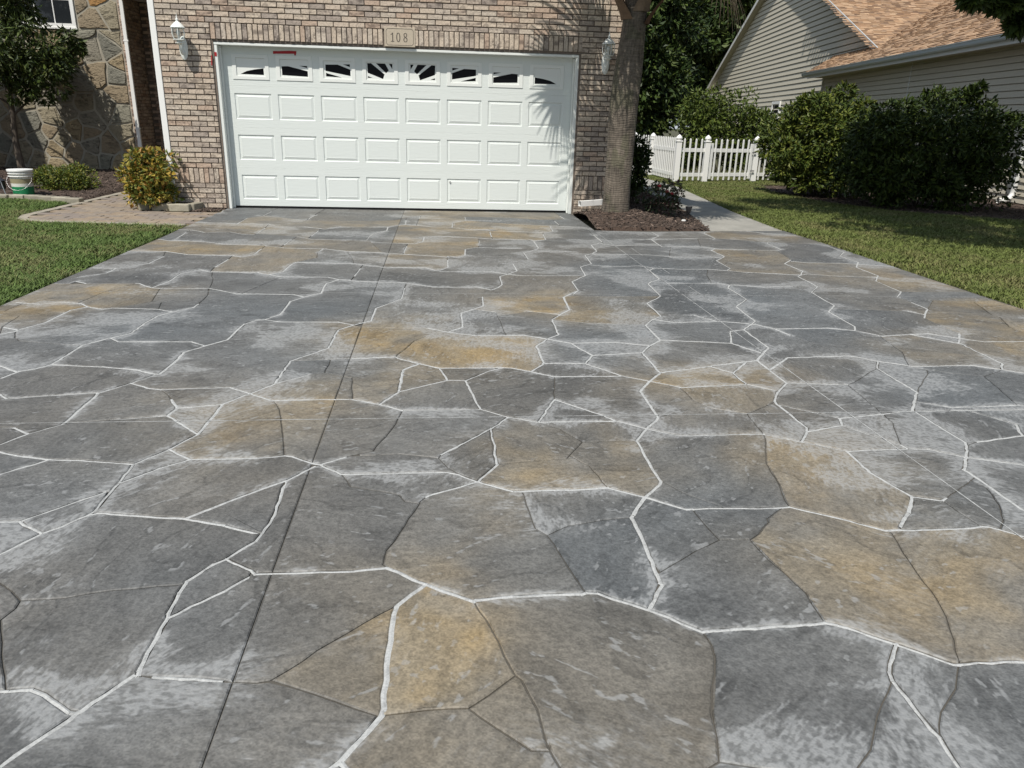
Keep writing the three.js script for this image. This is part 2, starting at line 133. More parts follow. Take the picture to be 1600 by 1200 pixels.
// each stone: [ochre share, then corner number and kind of the joint that follows it: 0 white filler, 1 dark groove, 2 control joint, 3 slab edge]
const STONES = [[0.55,626,0,625,0,633,0,624,0,623,0,868,0,630,3,880,1,861,1],
[0,626,1,861,1,880,3,854,1,855,1,860,1,640,0,639,1,627,0],
[0.25,626,0,627,1,639,0,640,0,643,0,642,1,853,1,882,0,636,0,635,0,634,0,914,0,616,0,631,0,592,0,632,0,633,0,625,0],
[0.65,855,1,854,3,4,3,5,3,881,1,859,1,858,1,857,1,856,1],
[0.65,855,1,856,1,857,1,858,1,859,1,881,3,965,1,217,0,216,0,215,0,222,1,641,0,643,0,640,1,860,1],
[0,642,0,643,0,641,1,222,0,215,0,214,0,213,0,700,0,212,0,211,0,638,0,637,0,882,1,853,1],
[0.6,846,1,845,1,578,0,844,1,608,0,607,0,606,3,610,0,611,0,612,1,912,3,852,1,910,1],
[0,846,1,910,1,619,0,620,0,621,0,622,0,868,0,629,0,618,0,628,0,617,1,911,0,613,1,575,0,576,0,577,0,844,0,578,1,845,1],
[0,910,1,852,3,630,0,868,0,622,0,621,0,620,0,619,1],
[0,573,0,847,0,572,0,566,0,565,0,851,1],
[0,573,1,851,0,913,1,916,1,609,0,608,1,844,0,577,0,576,0,575,0,574,0,585,0],
[0,573,0,585,0,586,0,587,0,915,1,584,0,583,0,582,0,848,1,847,0],
[0.1,851,0,565,0,564,0,563,3,606,0,607,0,608,0,609,1,916,1,568,0,913,0],
[0.5,575,1,613,0,911,0,614,0,615,0,631,0,591,0,590,0,589,0,588,0,915,0,587,0,586,0,585,0,574,0],
[0,849,1,597,0,590,0,591,0,631,0,616,0,914,1,605,0,604,0,177,0,603,0,602,0,850,1],
[0,849,1,850,0,601,1,600,0,599,0,598,0,596,0,597,1],
[0,850,0,602,0,603,0,178,0,179,0,180,0,181,0,875,0,171,0,170,0,174,1,967,0,161,0,162,0,163,0,164,0,600,1,601,0],
[0,597,0,596,0,598,0,595,0,594,0,556,0,593,0,555,1,922,0,547,0,548,0,553,0,579,0,580,0,554,0,581,0,848,0,582,0,583,0,584,1,915,0,588,0,589,0,590,0],
[0,847,1,848,0,581,0,554,0,580,0,579,0,553,0,836,0,549,0,550,0,569,0,551,0,921,0,570,0,571,0,566,0,572,0],
[0,600,0,164,0,163,0,162,1,693,1,692,1,143,0,923,1,552,0,142,0,141,0,545,0,546,0,922,1,555,0,593,0,556,0,594,0,595,0,598,0,599,0],
[0,528,1,843,1,519,0,520,0,521,0,926,0,522,1,838,0,925,0,527,0],
[0,528,0,527,0,925,1,529,0,530,1,836,0,553,0,548,0,547,0,922,0,546,0,545,0,544,0,535,0,534,0,533,1],
[0,528,1,533,0,534,0,535,0,543,0,542,1,924,0,481,0,482,0,531,1,837,0,458,0,524,0,519,1,843,1],
[0.7,519,0,524,0,458,0,837,0,523,0,938,1,464,0,465,1,939,0,460,0,461,0,462,0,502,0,463,0,503,0,504,0,927,1,518,0,517,1,926,0,521,0,520,0],
[0,560,0,559,1,920,3,1,3,883,1,842,1],
[0,560,1,842,1,883,3,928,1,980,1,516,0,919,1,562,0,561,1,918,1],
[0.6,560,1,918,1,841,1,840,1,498,0,497,0,496,0,495,0,451,0,494,0,932,1,492,0,493,1,933,1,862,2,10,3,920,1,559,0],
[0,918,1,561,0,562,1,919,0,514,0,515,1,497,0,498,1,840,1,841,1],
[0,569,1,839,1,507,0,508,1,512,0,513,0,514,0,919,0,516,1,980,1,557,0,917,0,558,1,921,0,551,0],
[0,569,0,550,0,549,0,836,1,530,0,529,1,925,0,838,0,526,0,525,0,507,1,839,1],
[0.85,507,0,525,0,506,0,505,1,510,0,509,1,930,0,931,0,512,1,508,0],
[0,522,0,926,1,517,0,518,1,927,0,505,0,506,0,525,0,526,0,838,1],
[0.6,531,0,482,0,481,0,924,0,532,0,480,0,479,2,871,0,457,0,938,0,523,0,837,1],
[0.9,497,1,515,0,514,0,513,0,512,0,931,1,501,0,929,0,500,0,499,1,495,0,496,0],
[0,459,1,834,1,446,0,447,0,448,0,449,0,436,0,450,0,872,2,870,0],
[0,459,0,870,2,871,0,456,1,835,1],
[0.4,459,1,835,1,456,0,455,0,454,0,453,0,943,1,439,0,440,1,444,0,941,0,445,0,446,1,834,1],
[0,830,1,833,1,824,1,884,1,437,0,438,1,944,3,935,1,489,0,488,1,934,1],
[0.6,830,1,934,1,831,1,832,1,862,2,872,0,450,0,436,0,435,0,434,0,942,0,433,0,432,0,395,0,431,0,403,0,404,1,437,1,884,1,833,1],
[0,833,1,884,1,824,1],
[0,493,0,492,1,932,0,490,0,491,1,933,1],
[0,933,1,491,0,490,0,872,2,862,1],
[0,831,1,934,1,488,0,489,1,935,3,10,2,862,1,832,1],
[0.5,444,1,829,1,407,0,408,1,395,0,432,0,433,0,942,1,442,0,441,1,941,0],
[0,444,1,440,0,439,1,943,0,940,1,386,0,452,0,385,0,384,0,409,0,410,1,823,0,388,0,389,0,390,0,828,0,391,1,407,1,829,1],
[0.55,407,1,391,0,828,0,390,0,389,0,388,0,823,0,387,3,392,0,393,0,394,0,403,0,431,0,395,1,408,0],
[0,478,0,477,1,826,1,487,0,454,0,455,1,827,1],
[0,478,1,827,1,455,0,456,0,871,2,479,0,937,0],
[0,478,0,937,1,484,0,483,1,936,0,469,0,486,0,468,0,467,0,428,0,475,0,476,0,477,0],
[0.55,477,0,476,0,475,0,428,0,474,0,427,0,466,0,886,0,426,1,429,0,430,1,399,0,400,0,401,0,443,0,402,1,940,0,943,0,453,0,454,0,487,1,826,1],
[0,467,0,468,0,486,0,485,0,97,0,96,0,95,0,98,0,91,0,885,1,825,1],
[0,467,1,825,1,885,0,90,0,89,0,648,1,822,1,821,1,886,0,466,0,427,0,474,0,428,0],
[0,437,1,404,0,403,0,394,0,393,0,392,3,948,1,405,0,406,3,0,3,944,1,438,0],
[0,410,0,409,0,383,0,382,3,387,0,823,1],
[0.7,399,0,398,0,397,0,396,3,382,0,383,0,409,0,384,0,385,0,452,0,940,1,402,0,443,0,401,0,400,0],
[0,399,1,430,0,429,1,426,0,425,0,424,0,423,0,422,0,86,0,420,1,419,0,418,1,945,1,887,3,946,1,416,0,417,0,412,0,413,0,414,0,415,1,397,0,398,0],
[0,397,1,415,0,414,0,413,0,412,0,411,1,947,3,396,0],
[0,88,0,648,1,647,1,654,1,653,1,77,0,652,1,651,1,87,0,421,0],
[0,88,0,421,0,87,0,422,0,423,0,424,0,425,0,426,0,886,1,821,1,822,1,648,0],
[0,648,0,89,0,90,0,885,0,91,0,98,0,95,0,94,0,93,0,92,0,25,0,26,0,27,0,24,0,23,0,22,0,17,0,18,0,19,0,20,0,21,0,78,0,79,1,647,1],
[0.9,419,1,420,1,649,1,650,1,909,0,73,0,72,0,907,0,71,1,972,3,887,1,945,1,820,1],
[0.75,420,0,86,0,422,0,87,1,651,1,652,0,76,0,75,0,80,0,74,0,909,1,650,1,649,1],
[0,818,1,817,1,379,0,380,0,816,0,381,1,949,3,888,1,889,1,819,1],
[0,818,1,819,1,889,1,812,1,811,1,809,1,808,1,807,1,806,1,805,1,804,1,371,0,372,0,373,0,374,0,375,0,378,0,379,1,817,1],
[0,379,0,378,0,375,0,376,0,813,1,814,1,815,1,816,0,380,0],
[0,815,1,814,1,813,0,377,1,950,3,6,3,949,1,381,0,816,1],
[0.5,813,0,376,0,375,0,374,0,373,1,778,1,742,1,741,1,743,1,770,1,744,1,769,1,894,0,768,0,331,0,332,0,333,0,893,1,771,1,772,1,773,1,774,1,775,1,776,1,777,1],
[0.55,813,1,777,1,776,1,775,1,774,1,773,1,772,1,771,1,893,0,334,0,335,0,757,0,336,0,895,0,337,1,956,3,950,1,377,0],
[0,811,1,812,1,889,1,888,3,890,1,891,1,810,1,809,1],
[0.6,809,1,810,1,891,1,801,1,795,1,800,1,799,1,798,1,803,1,797,1,796,1,314,0,315,0,316,0,369,0,749,0,370,0,330,0,371,1,804,1,805,1,806,1,807,1,808,1],
[0,371,0,330,0,329,0,328,0,899,1,736,1,737,1,738,1,741,1,742,1,778,1,373,0,372,0],
[0.75,802,1,803,1,798,1,799,1,800,1,795,1,794,1,793,1,792,1,791,1],
[0.8,802,1,791,1,790,1,789,1,365,0,364,0,363,0,362,0,318,0,317,0,313,0,314,1,796,1,797,1,803,1],
[0.55,791,1,792,1,793,1,794,1,795,1,801,1,891,1,890,3,951,1,368,0,366,0,365,1,789,1,790,1],
[0.25,314,0,313,0,312,1,723,1,722,1,721,1,720,1,729,1,719,1,308,0,300,0,301,0,897,1,745,1,746,1,747,1,748,1,749,0,369,0,316,0,315,0],
[0.5,787,1,786,1,783,1,785,1,725,1,724,1,317,0,318,0,362,0,363,0,364,0,365,1,788,1],
[0,787,1,788,1,365,0,366,0,367,1,952,2,863,1,782,1,784,1,783,1,786,1],
[0,783,1,784,1,782,1,863,2,310,0,311,0,312,0,313,0,317,1,724,1,725,1,785,1],
[0,361,0,360,1,781,0,349,0,348,0,288,0,291,0,290,1,289,0,309,0,292,0,310,2,863,1],
[0,361,1,863,2,952,2,879,3,7,3,954,1,354,0,353,0,352,0,359,0,351,0,350,0,781,1,360,0],
[0,781,0,350,0,351,0,359,0,358,0,357,0,356,0,892,1,780,1,779,1,715,1,714,1,713,1,716,1,717,1,718,1,901,0,287,0,347,0,288,0,348,0,349,0],
[0,779,1,780,1,892,0,355,1,953,3,902,1,711,1,712,1,713,1,714,1,715,1],
[0,744,1,770,1,743,1,741,1,738,1,740,1,739,1,898,0,754,0,323,0,894,1,769,1],
[0.5,767,1,766,1,765,1,764,1,763,1,688,0,208,0,235,0,253,0,254,0,338,0,345,0,346,1,334,0,893,0,333,0,332,0,331,0,768,1],
[0,767,1,768,0,894,0,323,0,754,1,753,1,196,0,195,0,194,0,193,0,207,0,688,1,763,1,764,1,765,1,766,1],
[0,761,1,760,1,759,1,758,1,755,1,896,0,343,0,344,1,955,3,956,1,337,0,895,1,762,1],
[0,761,1,762,1,895,0,336,0,757,1,756,1,339,0,340,1,755,1,758,1,759,1,760,1],
[0,756,1,757,0,335,0,334,1,346,0,345,0,338,0,339,1],
[0,339,0,338,0,254,0,253,0,249,0,250,0,251,0,258,0,342,0,896,1,755,1,340,0],
[0,753,1,754,0,898,0,322,0,321,0,324,0,196,1],
[0.5,196,0,324,0,321,0,320,1,734,1,735,1,900,1,683,1,194,0,195,0],
[0,751,1,752,0,326,0,327,0,899,0,328,0,329,0,330,0,370,0,749,1,748,1,747,1,750,1],
[0,751,1,750,1,747,1,746,1,745,1,897,0,319,0,320,0,321,0,325,0,752,1],
[0,752,0,325,0,321,0,322,0,898,1,739,1,740,1,738,1,737,1,736,1,899,0,327,0,326,0],
[0.6,734,1,320,0,319,0,897,0,301,0,300,0,138,1,686,1,684,1,900,1,735,1],
[0,295,1,679,1,680,1,135,0,131,0,132,0,136,0,137,1,730,1,733,1],
[0,295,1,733,1,730,1,731,1,732,0,299,0,298,0,297,0,296,0],
[0,295,0,296,0,294,0,874,2,876,0,134,0,126,0,135,1,680,1,679,1],
[0,730,1,137,0,136,0,307,0,138,0,300,0,732,1,731,1],
[0,732,0,300,0,308,1,719,1,729,1,728,1,727,1,726,1,297,0,298,0,299,0],
[0,728,1,729,1,720,1,721,1,722,1,723,1,312,0,311,0,310,2,873,0,302,1,296,0,297,1,726,1,727,1],
[0,717,1,716,1,713,1,712,1,711,1,902,3,959,1,278,0,277,0,276,0,267,0,269,0,270,0,271,0,272,0,273,1,306,0,283,0,284,0,285,0,286,0,901,1,718,1],
[0,289,0,284,0,283,0,306,0,305,0,304,0,303,0,873,2,310,0,292,0,309,0],
[0,289,1,290,0,291,0,288,0,347,0,287,0,901,0,286,0,285,0,284,0],
[0,709,1,864,0,239,0,255,0,256,0,257,0,341,0,251,0,250,0,249,0,710,1],
[0,709,1,710,0,248,0,247,0,244,0,864,1],
[0.4,710,0,249,0,253,0,235,0,234,0,247,0,248,0],
[0,708,1,236,1,698,1,237,0,238,0,963,0,239,0,864,1],
[0,708,1,864,0,244,0,243,0,232,0,231,0,230,0,236,1],
[0,702,1,707,1,706,1,703,1,704,0,241,0,240,1,963,0,238,1],
[0,702,1,238,0,237,0,225,0,226,0,705,1,707,1],
[0,707,1,705,0,227,0,221,1,703,1,706,1],
[0,703,1,221,0,228,1,964,3,961,1,962,1,242,0,704,1],
[0.45,705,0,226,1,701,1,700,0,213,0,218,0,219,0,220,0,221,0,227,0],
[0.6,221,0,220,0,219,0,218,0,215,0,216,0,217,1,965,3,964,1,228,0],
[0,704,0,242,1,962,1,246,0,245,0,255,0,239,0,963,1,240,0,241,0],
[0,226,0,225,0,224,0,699,1,264,0,263,0,210,0,211,0,212,0,700,1,701,1],
[0,264,1,699,0,223,0,229,0,184,0,183,0,968,0,182,0,176,0,875,0,172,0,173,0,263,0],
[0.15,699,0,224,0,225,0,237,1,698,1,236,0,230,0,229,0,223,0],
[0,257,0,256,0,255,0,245,0,259,0,260,0,261,1],
[0,257,1,261,0,260,0,259,0,245,0,246,1,962,1,961,3,960,1,252,0,251,0,341,0],
[0.45,690,1,696,1,695,0,189,0,200,0,262,1,231,0,232,1,689,1,687,1],
[0,690,1,687,1,688,0,207,0,193,0,192,1,697,1],
[0,690,1,697,1,192,0,191,0,190,0,199,0,695,1,696,1],
[0,192,0,193,0,206,0,205,0,203,1,201,0,202,0,190,0,191,0],
[0.65,695,0,199,0,190,0,187,0,186,0,188,0,189,0],
[0.95,159,1,694,1,146,0,145,0,144,0,143,1,692,1,693,1,162,0,161,0,967,0,160,0,168,0],
[0,159,0,168,0,169,0,170,0,171,0,875,0,176,0,175,0,166,0,165,0,158,0],
[0,159,0,158,0,155,0,154,0,153,0,148,0,147,0,146,1,694,1],
[0,146,0,147,0,148,0,152,0,114,0,905,1,681,1,966,1,209,0,145,0],
[0.85,143,0,144,0,145,0,209,1,966,1,140,0,139,1,969,0,117,0,903,1,691,1],
[0.35,143,1,691,1,903,0,117,0,969,0,116,0,115,0,112,0,111,1,669,1,866,2,877,0,107,0,108,0,109,0,110,1,970,0,472,0,541,0,473,0,540,0,539,0,538,0,537,0,536,0,535,0,544,0,545,0,141,0,142,0,923,0],
[0,687,1,689,1,232,0,243,0,233,0,234,0,235,0,208,0,688,1],
[0.55,138,0,307,0,136,0,132,0,204,1,685,1,683,1,900,1,684,1,686,1],
[0.2,683,1,685,1,204,0,206,0,193,0,194,1],
[0,204,0,132,0,131,0,130,0,128,0,129,0,121,0,122,0,151,0,201,1,203,0],
[0,204,0,203,0,205,0,206,0],
[0,201,0,151,0,150,0,197,0,198,0,202,0],
[0,664,1,682,1,904,0,102,0,69,0,878,0,38,1],
[0,664,1,38,0,645,0,37,0,31,0,44,0,30,0,29,0,28,0,24,0,27,0,26,0,25,0,92,0,99,0,100,0,101,0,106,0,105,0,104,0,904,1,682,1],
[0,140,1,966,1,681,1,905,0,113,0,112,0,115,0,116,0,969,1,139,0],
[0,135,0,126,0,125,0,127,0,128,0,130,0,131,0],
[0.4,677,1,676,1,675,0,876,2,874,0,293,0,678,1],
[0.5,677,1,678,0,61,0,60,0,57,0,58,0,70,0,67,0,68,0,878,0,39,0,133,0,675,1,676,1],
[0,678,0,293,0,874,2,873,0,303,0,275,0,274,0,271,0,270,0,269,0,267,0,266,0,957,0,265,0,268,0,60,0,61,0],
[0.35,675,0,133,0,39,0,878,0,69,0,102,0,103,1,665,1,867,2,876,0],
[0.5,134,1,674,1,667,1,668,1,124,0,125,0,126,0],
[0,134,0,876,2,867,1,666,1,674,1],
[0.35,674,1,666,1,867,2,865,1,118,0,672,0,119,0,123,0,124,1,668,1,667,1],
[0,665,1,673,1,865,2,867,1],
[0,665,1,103,0,102,0,904,0,104,1,673,1],
[0.5,673,1,104,0,105,0,106,0,101,1,866,2,865,1],
[0.75,118,1,865,2,866,1,669,1,111,0,112,1,670,1,671,1,672,0],
[0.9,671,1,670,1,112,0,113,0,905,0,114,0,152,0,148,0,149,0,150,0,151,0,122,0,121,0,120,0,123,0,119,0,672,1],
[0,101,0,100,0,99,0,92,0,93,0,94,0,95,0,96,0,97,0,485,0,486,0,469,0,936,0,470,0,869,2,877,0],
[0,38,0,878,0,68,0,67,0,65,0,66,1,644,1,645,0],
[0,16,1,663,1,662,1,661,1,660,0,83,0,82,0,908,0,81,0,80,0,75,0,76,0,652,0,77,0,21,0,20,0,19,0,18,0,17,0],
[0,16,0,17,0,22,0,23,0,24,0,28,0,29,0,30,0,44,0,43,0,42,0,14,0,15,0],
[0,16,0,15,0,14,0,13,0,41,0,12,0,40,1,977,3,8,3,971,1,84,0,660,1,661,1,662,1,663,1],
[0,660,0,84,1,655,1,85,0,83,0],
[0,658,1,906,3,972,1,71,0,907,1,659,1],
[0.95,658,1,659,1,907,0,72,0,73,0,909,0,74,0,80,0,81,0,908,1,657,1,656,1,655,1,84,1,971,3,9,3,906,1],
[0,656,1,657,1,908,0,82,0,83,0,85,1,655,1],
[0,653,1,654,1,647,1,79,0,78,0,21,0,77,1],
[0,62,0,63,0,64,0,58,0,57,0,56,0,55,0,54,0,53,0,52,1,978,1,36,0,51,0,35,0,34,1,646,1],
[0,62,1,646,1,34,0,33,0,48,0,32,0,31,0,37,0,645,1,644,1,66,0,65,0,64,0,63,0],
[0,211,0,210,0,263,0,173,0,172,0,875,0,181,0,180,0,179,0,178,0,603,0,177,0,604,0,605,1,914,0,634,0,635,0,636,0,882,0,637,0,638,0],
[0.35,631,0,615,0,614,0,911,1,617,0,628,0,618,0,629,0,868,0,623,0,624,0,633,0,632,0,592,0],
[0,611,0,610,3,3,3,912,1,612,0],
[0,566,0,571,0,570,0,921,1,558,0,917,1,567,0,565,0],
[0,565,0,567,1,917,0,557,1,980,1,928,3,2,3,563,0,564,0],
[0,535,0,536,0,537,0,538,0,539,0,540,0,473,0,541,0,472,0,970,0,471,0,869,2,479,0,480,0,532,0,924,1,542,0,543,0],
[0,511,1,929,0,501,1,931,0,930,0],
[0.8,511,0,930,1,509,0,510,1,505,0,927,0,504,0,503,0,463,0,502,0,462,0,461,0,460,0,939,0,870,2,872,0,490,0,932,0,494,0,451,0,495,1,499,0,500,0,929,1],
[0,483,0,484,1,937,0,479,2,869,0,470,0,936,1],
[0,471,0,970,1,110,0,109,0,108,0,107,0,877,2,869,0],
[0,464,1,938,0,457,0,871,2,870,0,939,1,465,0],
[0,436,0,449,0,448,0,447,0,446,0,445,0,941,1,441,0,442,1,942,0,434,0,435,0],
[0,412,0,417,0,416,1,946,3,947,1,411,0],
[0,366,0,368,1,951,3,879,2,952,1,367,0],
[0,358,0,359,0,352,0,353,0,354,1,954,3,953,1,355,0,892,0,356,0,357,0],
[0,343,0,896,0,342,0,258,0,251,0,252,1,960,3,955,1,344,0],
[0,306,1,273,0,272,0,271,0,274,0,275,0,303,0,304,0,305,0],
[0,281,0,282,1,957,0,266,0,267,0,276,0,277,0,280,0],
[0,281,0,280,0,279,1,958,3,973,1,59,0,54,0,55,0,56,0,265,0,957,1,282,0],
[0,280,0,277,0,278,1,959,3,958,1,279,0],
[0,60,0,268,0,265,0,56,0,57,0],
[0.45,200,0,189,0,188,0,185,0,183,0,184,0,229,0,230,0,231,1,262,0],
[0,247,0,234,0,233,0,243,0,244,0],
[0,215,0,218,0,213,0,214,0],
[0,202,0,198,0,197,0,156,0,157,0,187,0,190,0],
[0,197,0,150,0,149,0,148,0,153,0,156,0],
[0,156,0,153,0,154,0,155,0,157,0],
[0.2,187,0,157,0,155,0,158,0,165,0,166,0,167,1,968,0,183,0,185,0,186,0],
[0,186,0,185,0,188,0],
[0,182,0,968,1,167,0,166,0,175,0,176,0],
[0,170,0,169,0,168,0,160,0,967,1,174,0],
[0,128,0,127,0,120,0,121,0,129,0],
[0.35,120,0,127,0,125,0,124,0,123,0],
[0.45,58,0,64,0,65,0,67,0,70,0],
[0,54,0,59,1,973,3,974,1,978,1,52,0,53,0],
[0,50,0,49,1,975,3,976,1,45,0,46,0,47,0,48,0,33,0,34,0,35,0,51,0],
[0,50,0,51,0,36,1,978,1,974,3,975,1,49,0],
[0,47,0,46,0,45,1,976,3,979,1,11,0,12,0,41,0,13,0,14,0,42,0,43,0,44,0,31,0,32,0,48,0],
[0,12,0,11,1,979,3,977,1,40,0]];
// where ochre stain sits on the slab: x, z, strength
const OCHRE = [[-2.33,5.42,0.9],[-1.85,5.58,0.75],[-2.28,6.15,0.95],[-2.25,5.92,0.9],[-1.94,5.78,0.7],[-1.97,3.57,0.7],[-1.55,3.46,0.6],[-1.77,2.05,0.55],[-2.08,1.74,0.4],[-1.46,2.18,0.5],[-0.56,1.81,0.6],[-1.23,3.36,0.55],[-0.52,3.31,0.4],[0.3,2.01,0.35],[0.46,2.76,0.5],[0.24,4.12,0.6],[0.54,1.46,0.6],[0.87,2.28,0.8],[0.71,2.74,0.7],[1.65,1.7,0.9],[1.43,2.38,0.85],[0.76,5.67,0.35],[0.16,6.82,0.75],[-0.01,6.61,0.5],[0.54,6.96,0.9],[0.3,6.61,0.7],[0.1,7.25,0.35],[0.17,7.57,0.5],[0.41,7.42,0.35],[-0.18,7.58,0.35],[-0.3,7.91,0.5],[-0.13,7.91,0.4],[-0.42,7.99,0.5],[-0.57,7.99,0.45],[-0.38,8.29,0.4],[1.56,6.11,0.95],[1.31,5.92,0.85],[1.27,5.72,0.6],[1.84,7.5,0.65],[1.79,7.79,0.45],[2.19,7.42,0.45],[0.9,8.43,0.55],[0.88,8.63,0.6],[1.16,8.44,0.5],[1.21,8.25,0.2],[3.54,6.91,0.45],[3.97,6.91,0.6],[4.35,6.48,0.65],[4.78,5.83,0.65],[4.23,2.25,0.55],[3.74,2.13,0.1],[4.83,2.09,0.6],[3.7,3.56,0.5],[4.28,4.35,0.35],[4.47,5,0.55],[3.88,4.93,0.25],[2.35,8.26,0.4],[1.72,9.35,0.5],[2.12,9.17,0.55],[1.85,8.56,0.5],[1.95,8.65,0.45],[0.42,9.54,0.8],[0.54,9.55,0.75],[0.51,9.44,0.8],[0.81,9.69,0.6],[0.29,9.63,0.5],[0.67,9.86,0.75],[0.5,9.87,0.55],[0.56,9.75,0.8],[0.74,9.31,0.25],[0.63,9.09,0.2],[2.89,7.17,0.15],[1.86,6.9,0.2],[1.94,9.63,0.1]];

const ZONES = [
  { x0: -1.3, x1: 2.7, z0: 8.0, z1: 10.5, w: 2048, h: 1280 },
  { x0: -2.55, x1: 5.05, z0: 4.2, z1: 9.3, w: 2048, h: 1376 },
  { x0: -2.55, x1: 5.05, z0: -0.1, z1: 5.8, w: 2048, h: 1590 },
  { x0: -2.55, x1: 5.05, z0: 5.6, z1: 14.1, w: 1024, h: 1146 },
];
for (const z of ZONES) { z.color = new Uint8Array(z.w * z.h * 4).fill(120); z.bump = new Uint8Array(z.w * z.h * 4).fill(128); }
const stones = [];
for (const row of STONES) {
  const poly = [], kind = [];
  for (let i = 1; i < row.length; i += 2) { poly.push([JOINT_POINTS[2 * row[i]], JOINT_POINTS[2 * row[i] + 1]]); kind.push(row[i + 1]); }
  stones.push({ tan: row[0], poly, kind });
}
{                                                          // the rest of the slab, beyond what the photograph shows: the same pattern goes on
  const r = rngOf(5);
  for (const region of [[[-2.45, 6.5], [-2.25, 6.9], [-0.3, 10.25], [-0.3, 14], [-2.45, 14]], [[4.98, 6.4], [4.98, 14], [1.62, 14], [1.62, 10.25], [4.7, 6.6]].reverse(), [[-0.3, 10.25], [1.62, 10.25], [1.62, 14], [-0.3, 14]]]) {
    const poly = polyArea(region) > 0 ? region : region.slice().reverse();
    const seeds = []; for (let k = 0; k < 400 && seeds.length < 26; k++) { const x = -2.45 + 7.43 * r(), z = 6.4 + 7.6 * r(); if (inPoly(x, z, poly) && seeds.every((s) => Math.hypot(s[0] - x, s[1] - z) > 0.55)) seeds.push([x, z]); }
    for (const c of voronoi(poly, seeds)) { const p = polyArea(c) > 0 ? c : c.reverse(); stones.push({ tan: r() < 0.25 ? 0.6 : 0, poly: p, kind: p.map((a, i) => (r() < 0.55 ? 0 : 1)), far: true }); }
  }
}
const HALF = [0.0068, 0.0020, 0.002, 0.0005];
const encS = new Uint8Array(4096); for (let i = 0; i < 4096; i++) { const c = i / 4095; encS[i] = 255 * (c <= 0.0031308 ? c * 12.92 : 1.055 * Math.pow(c, 1 / 2.4) - 0.055) + 0.5; }
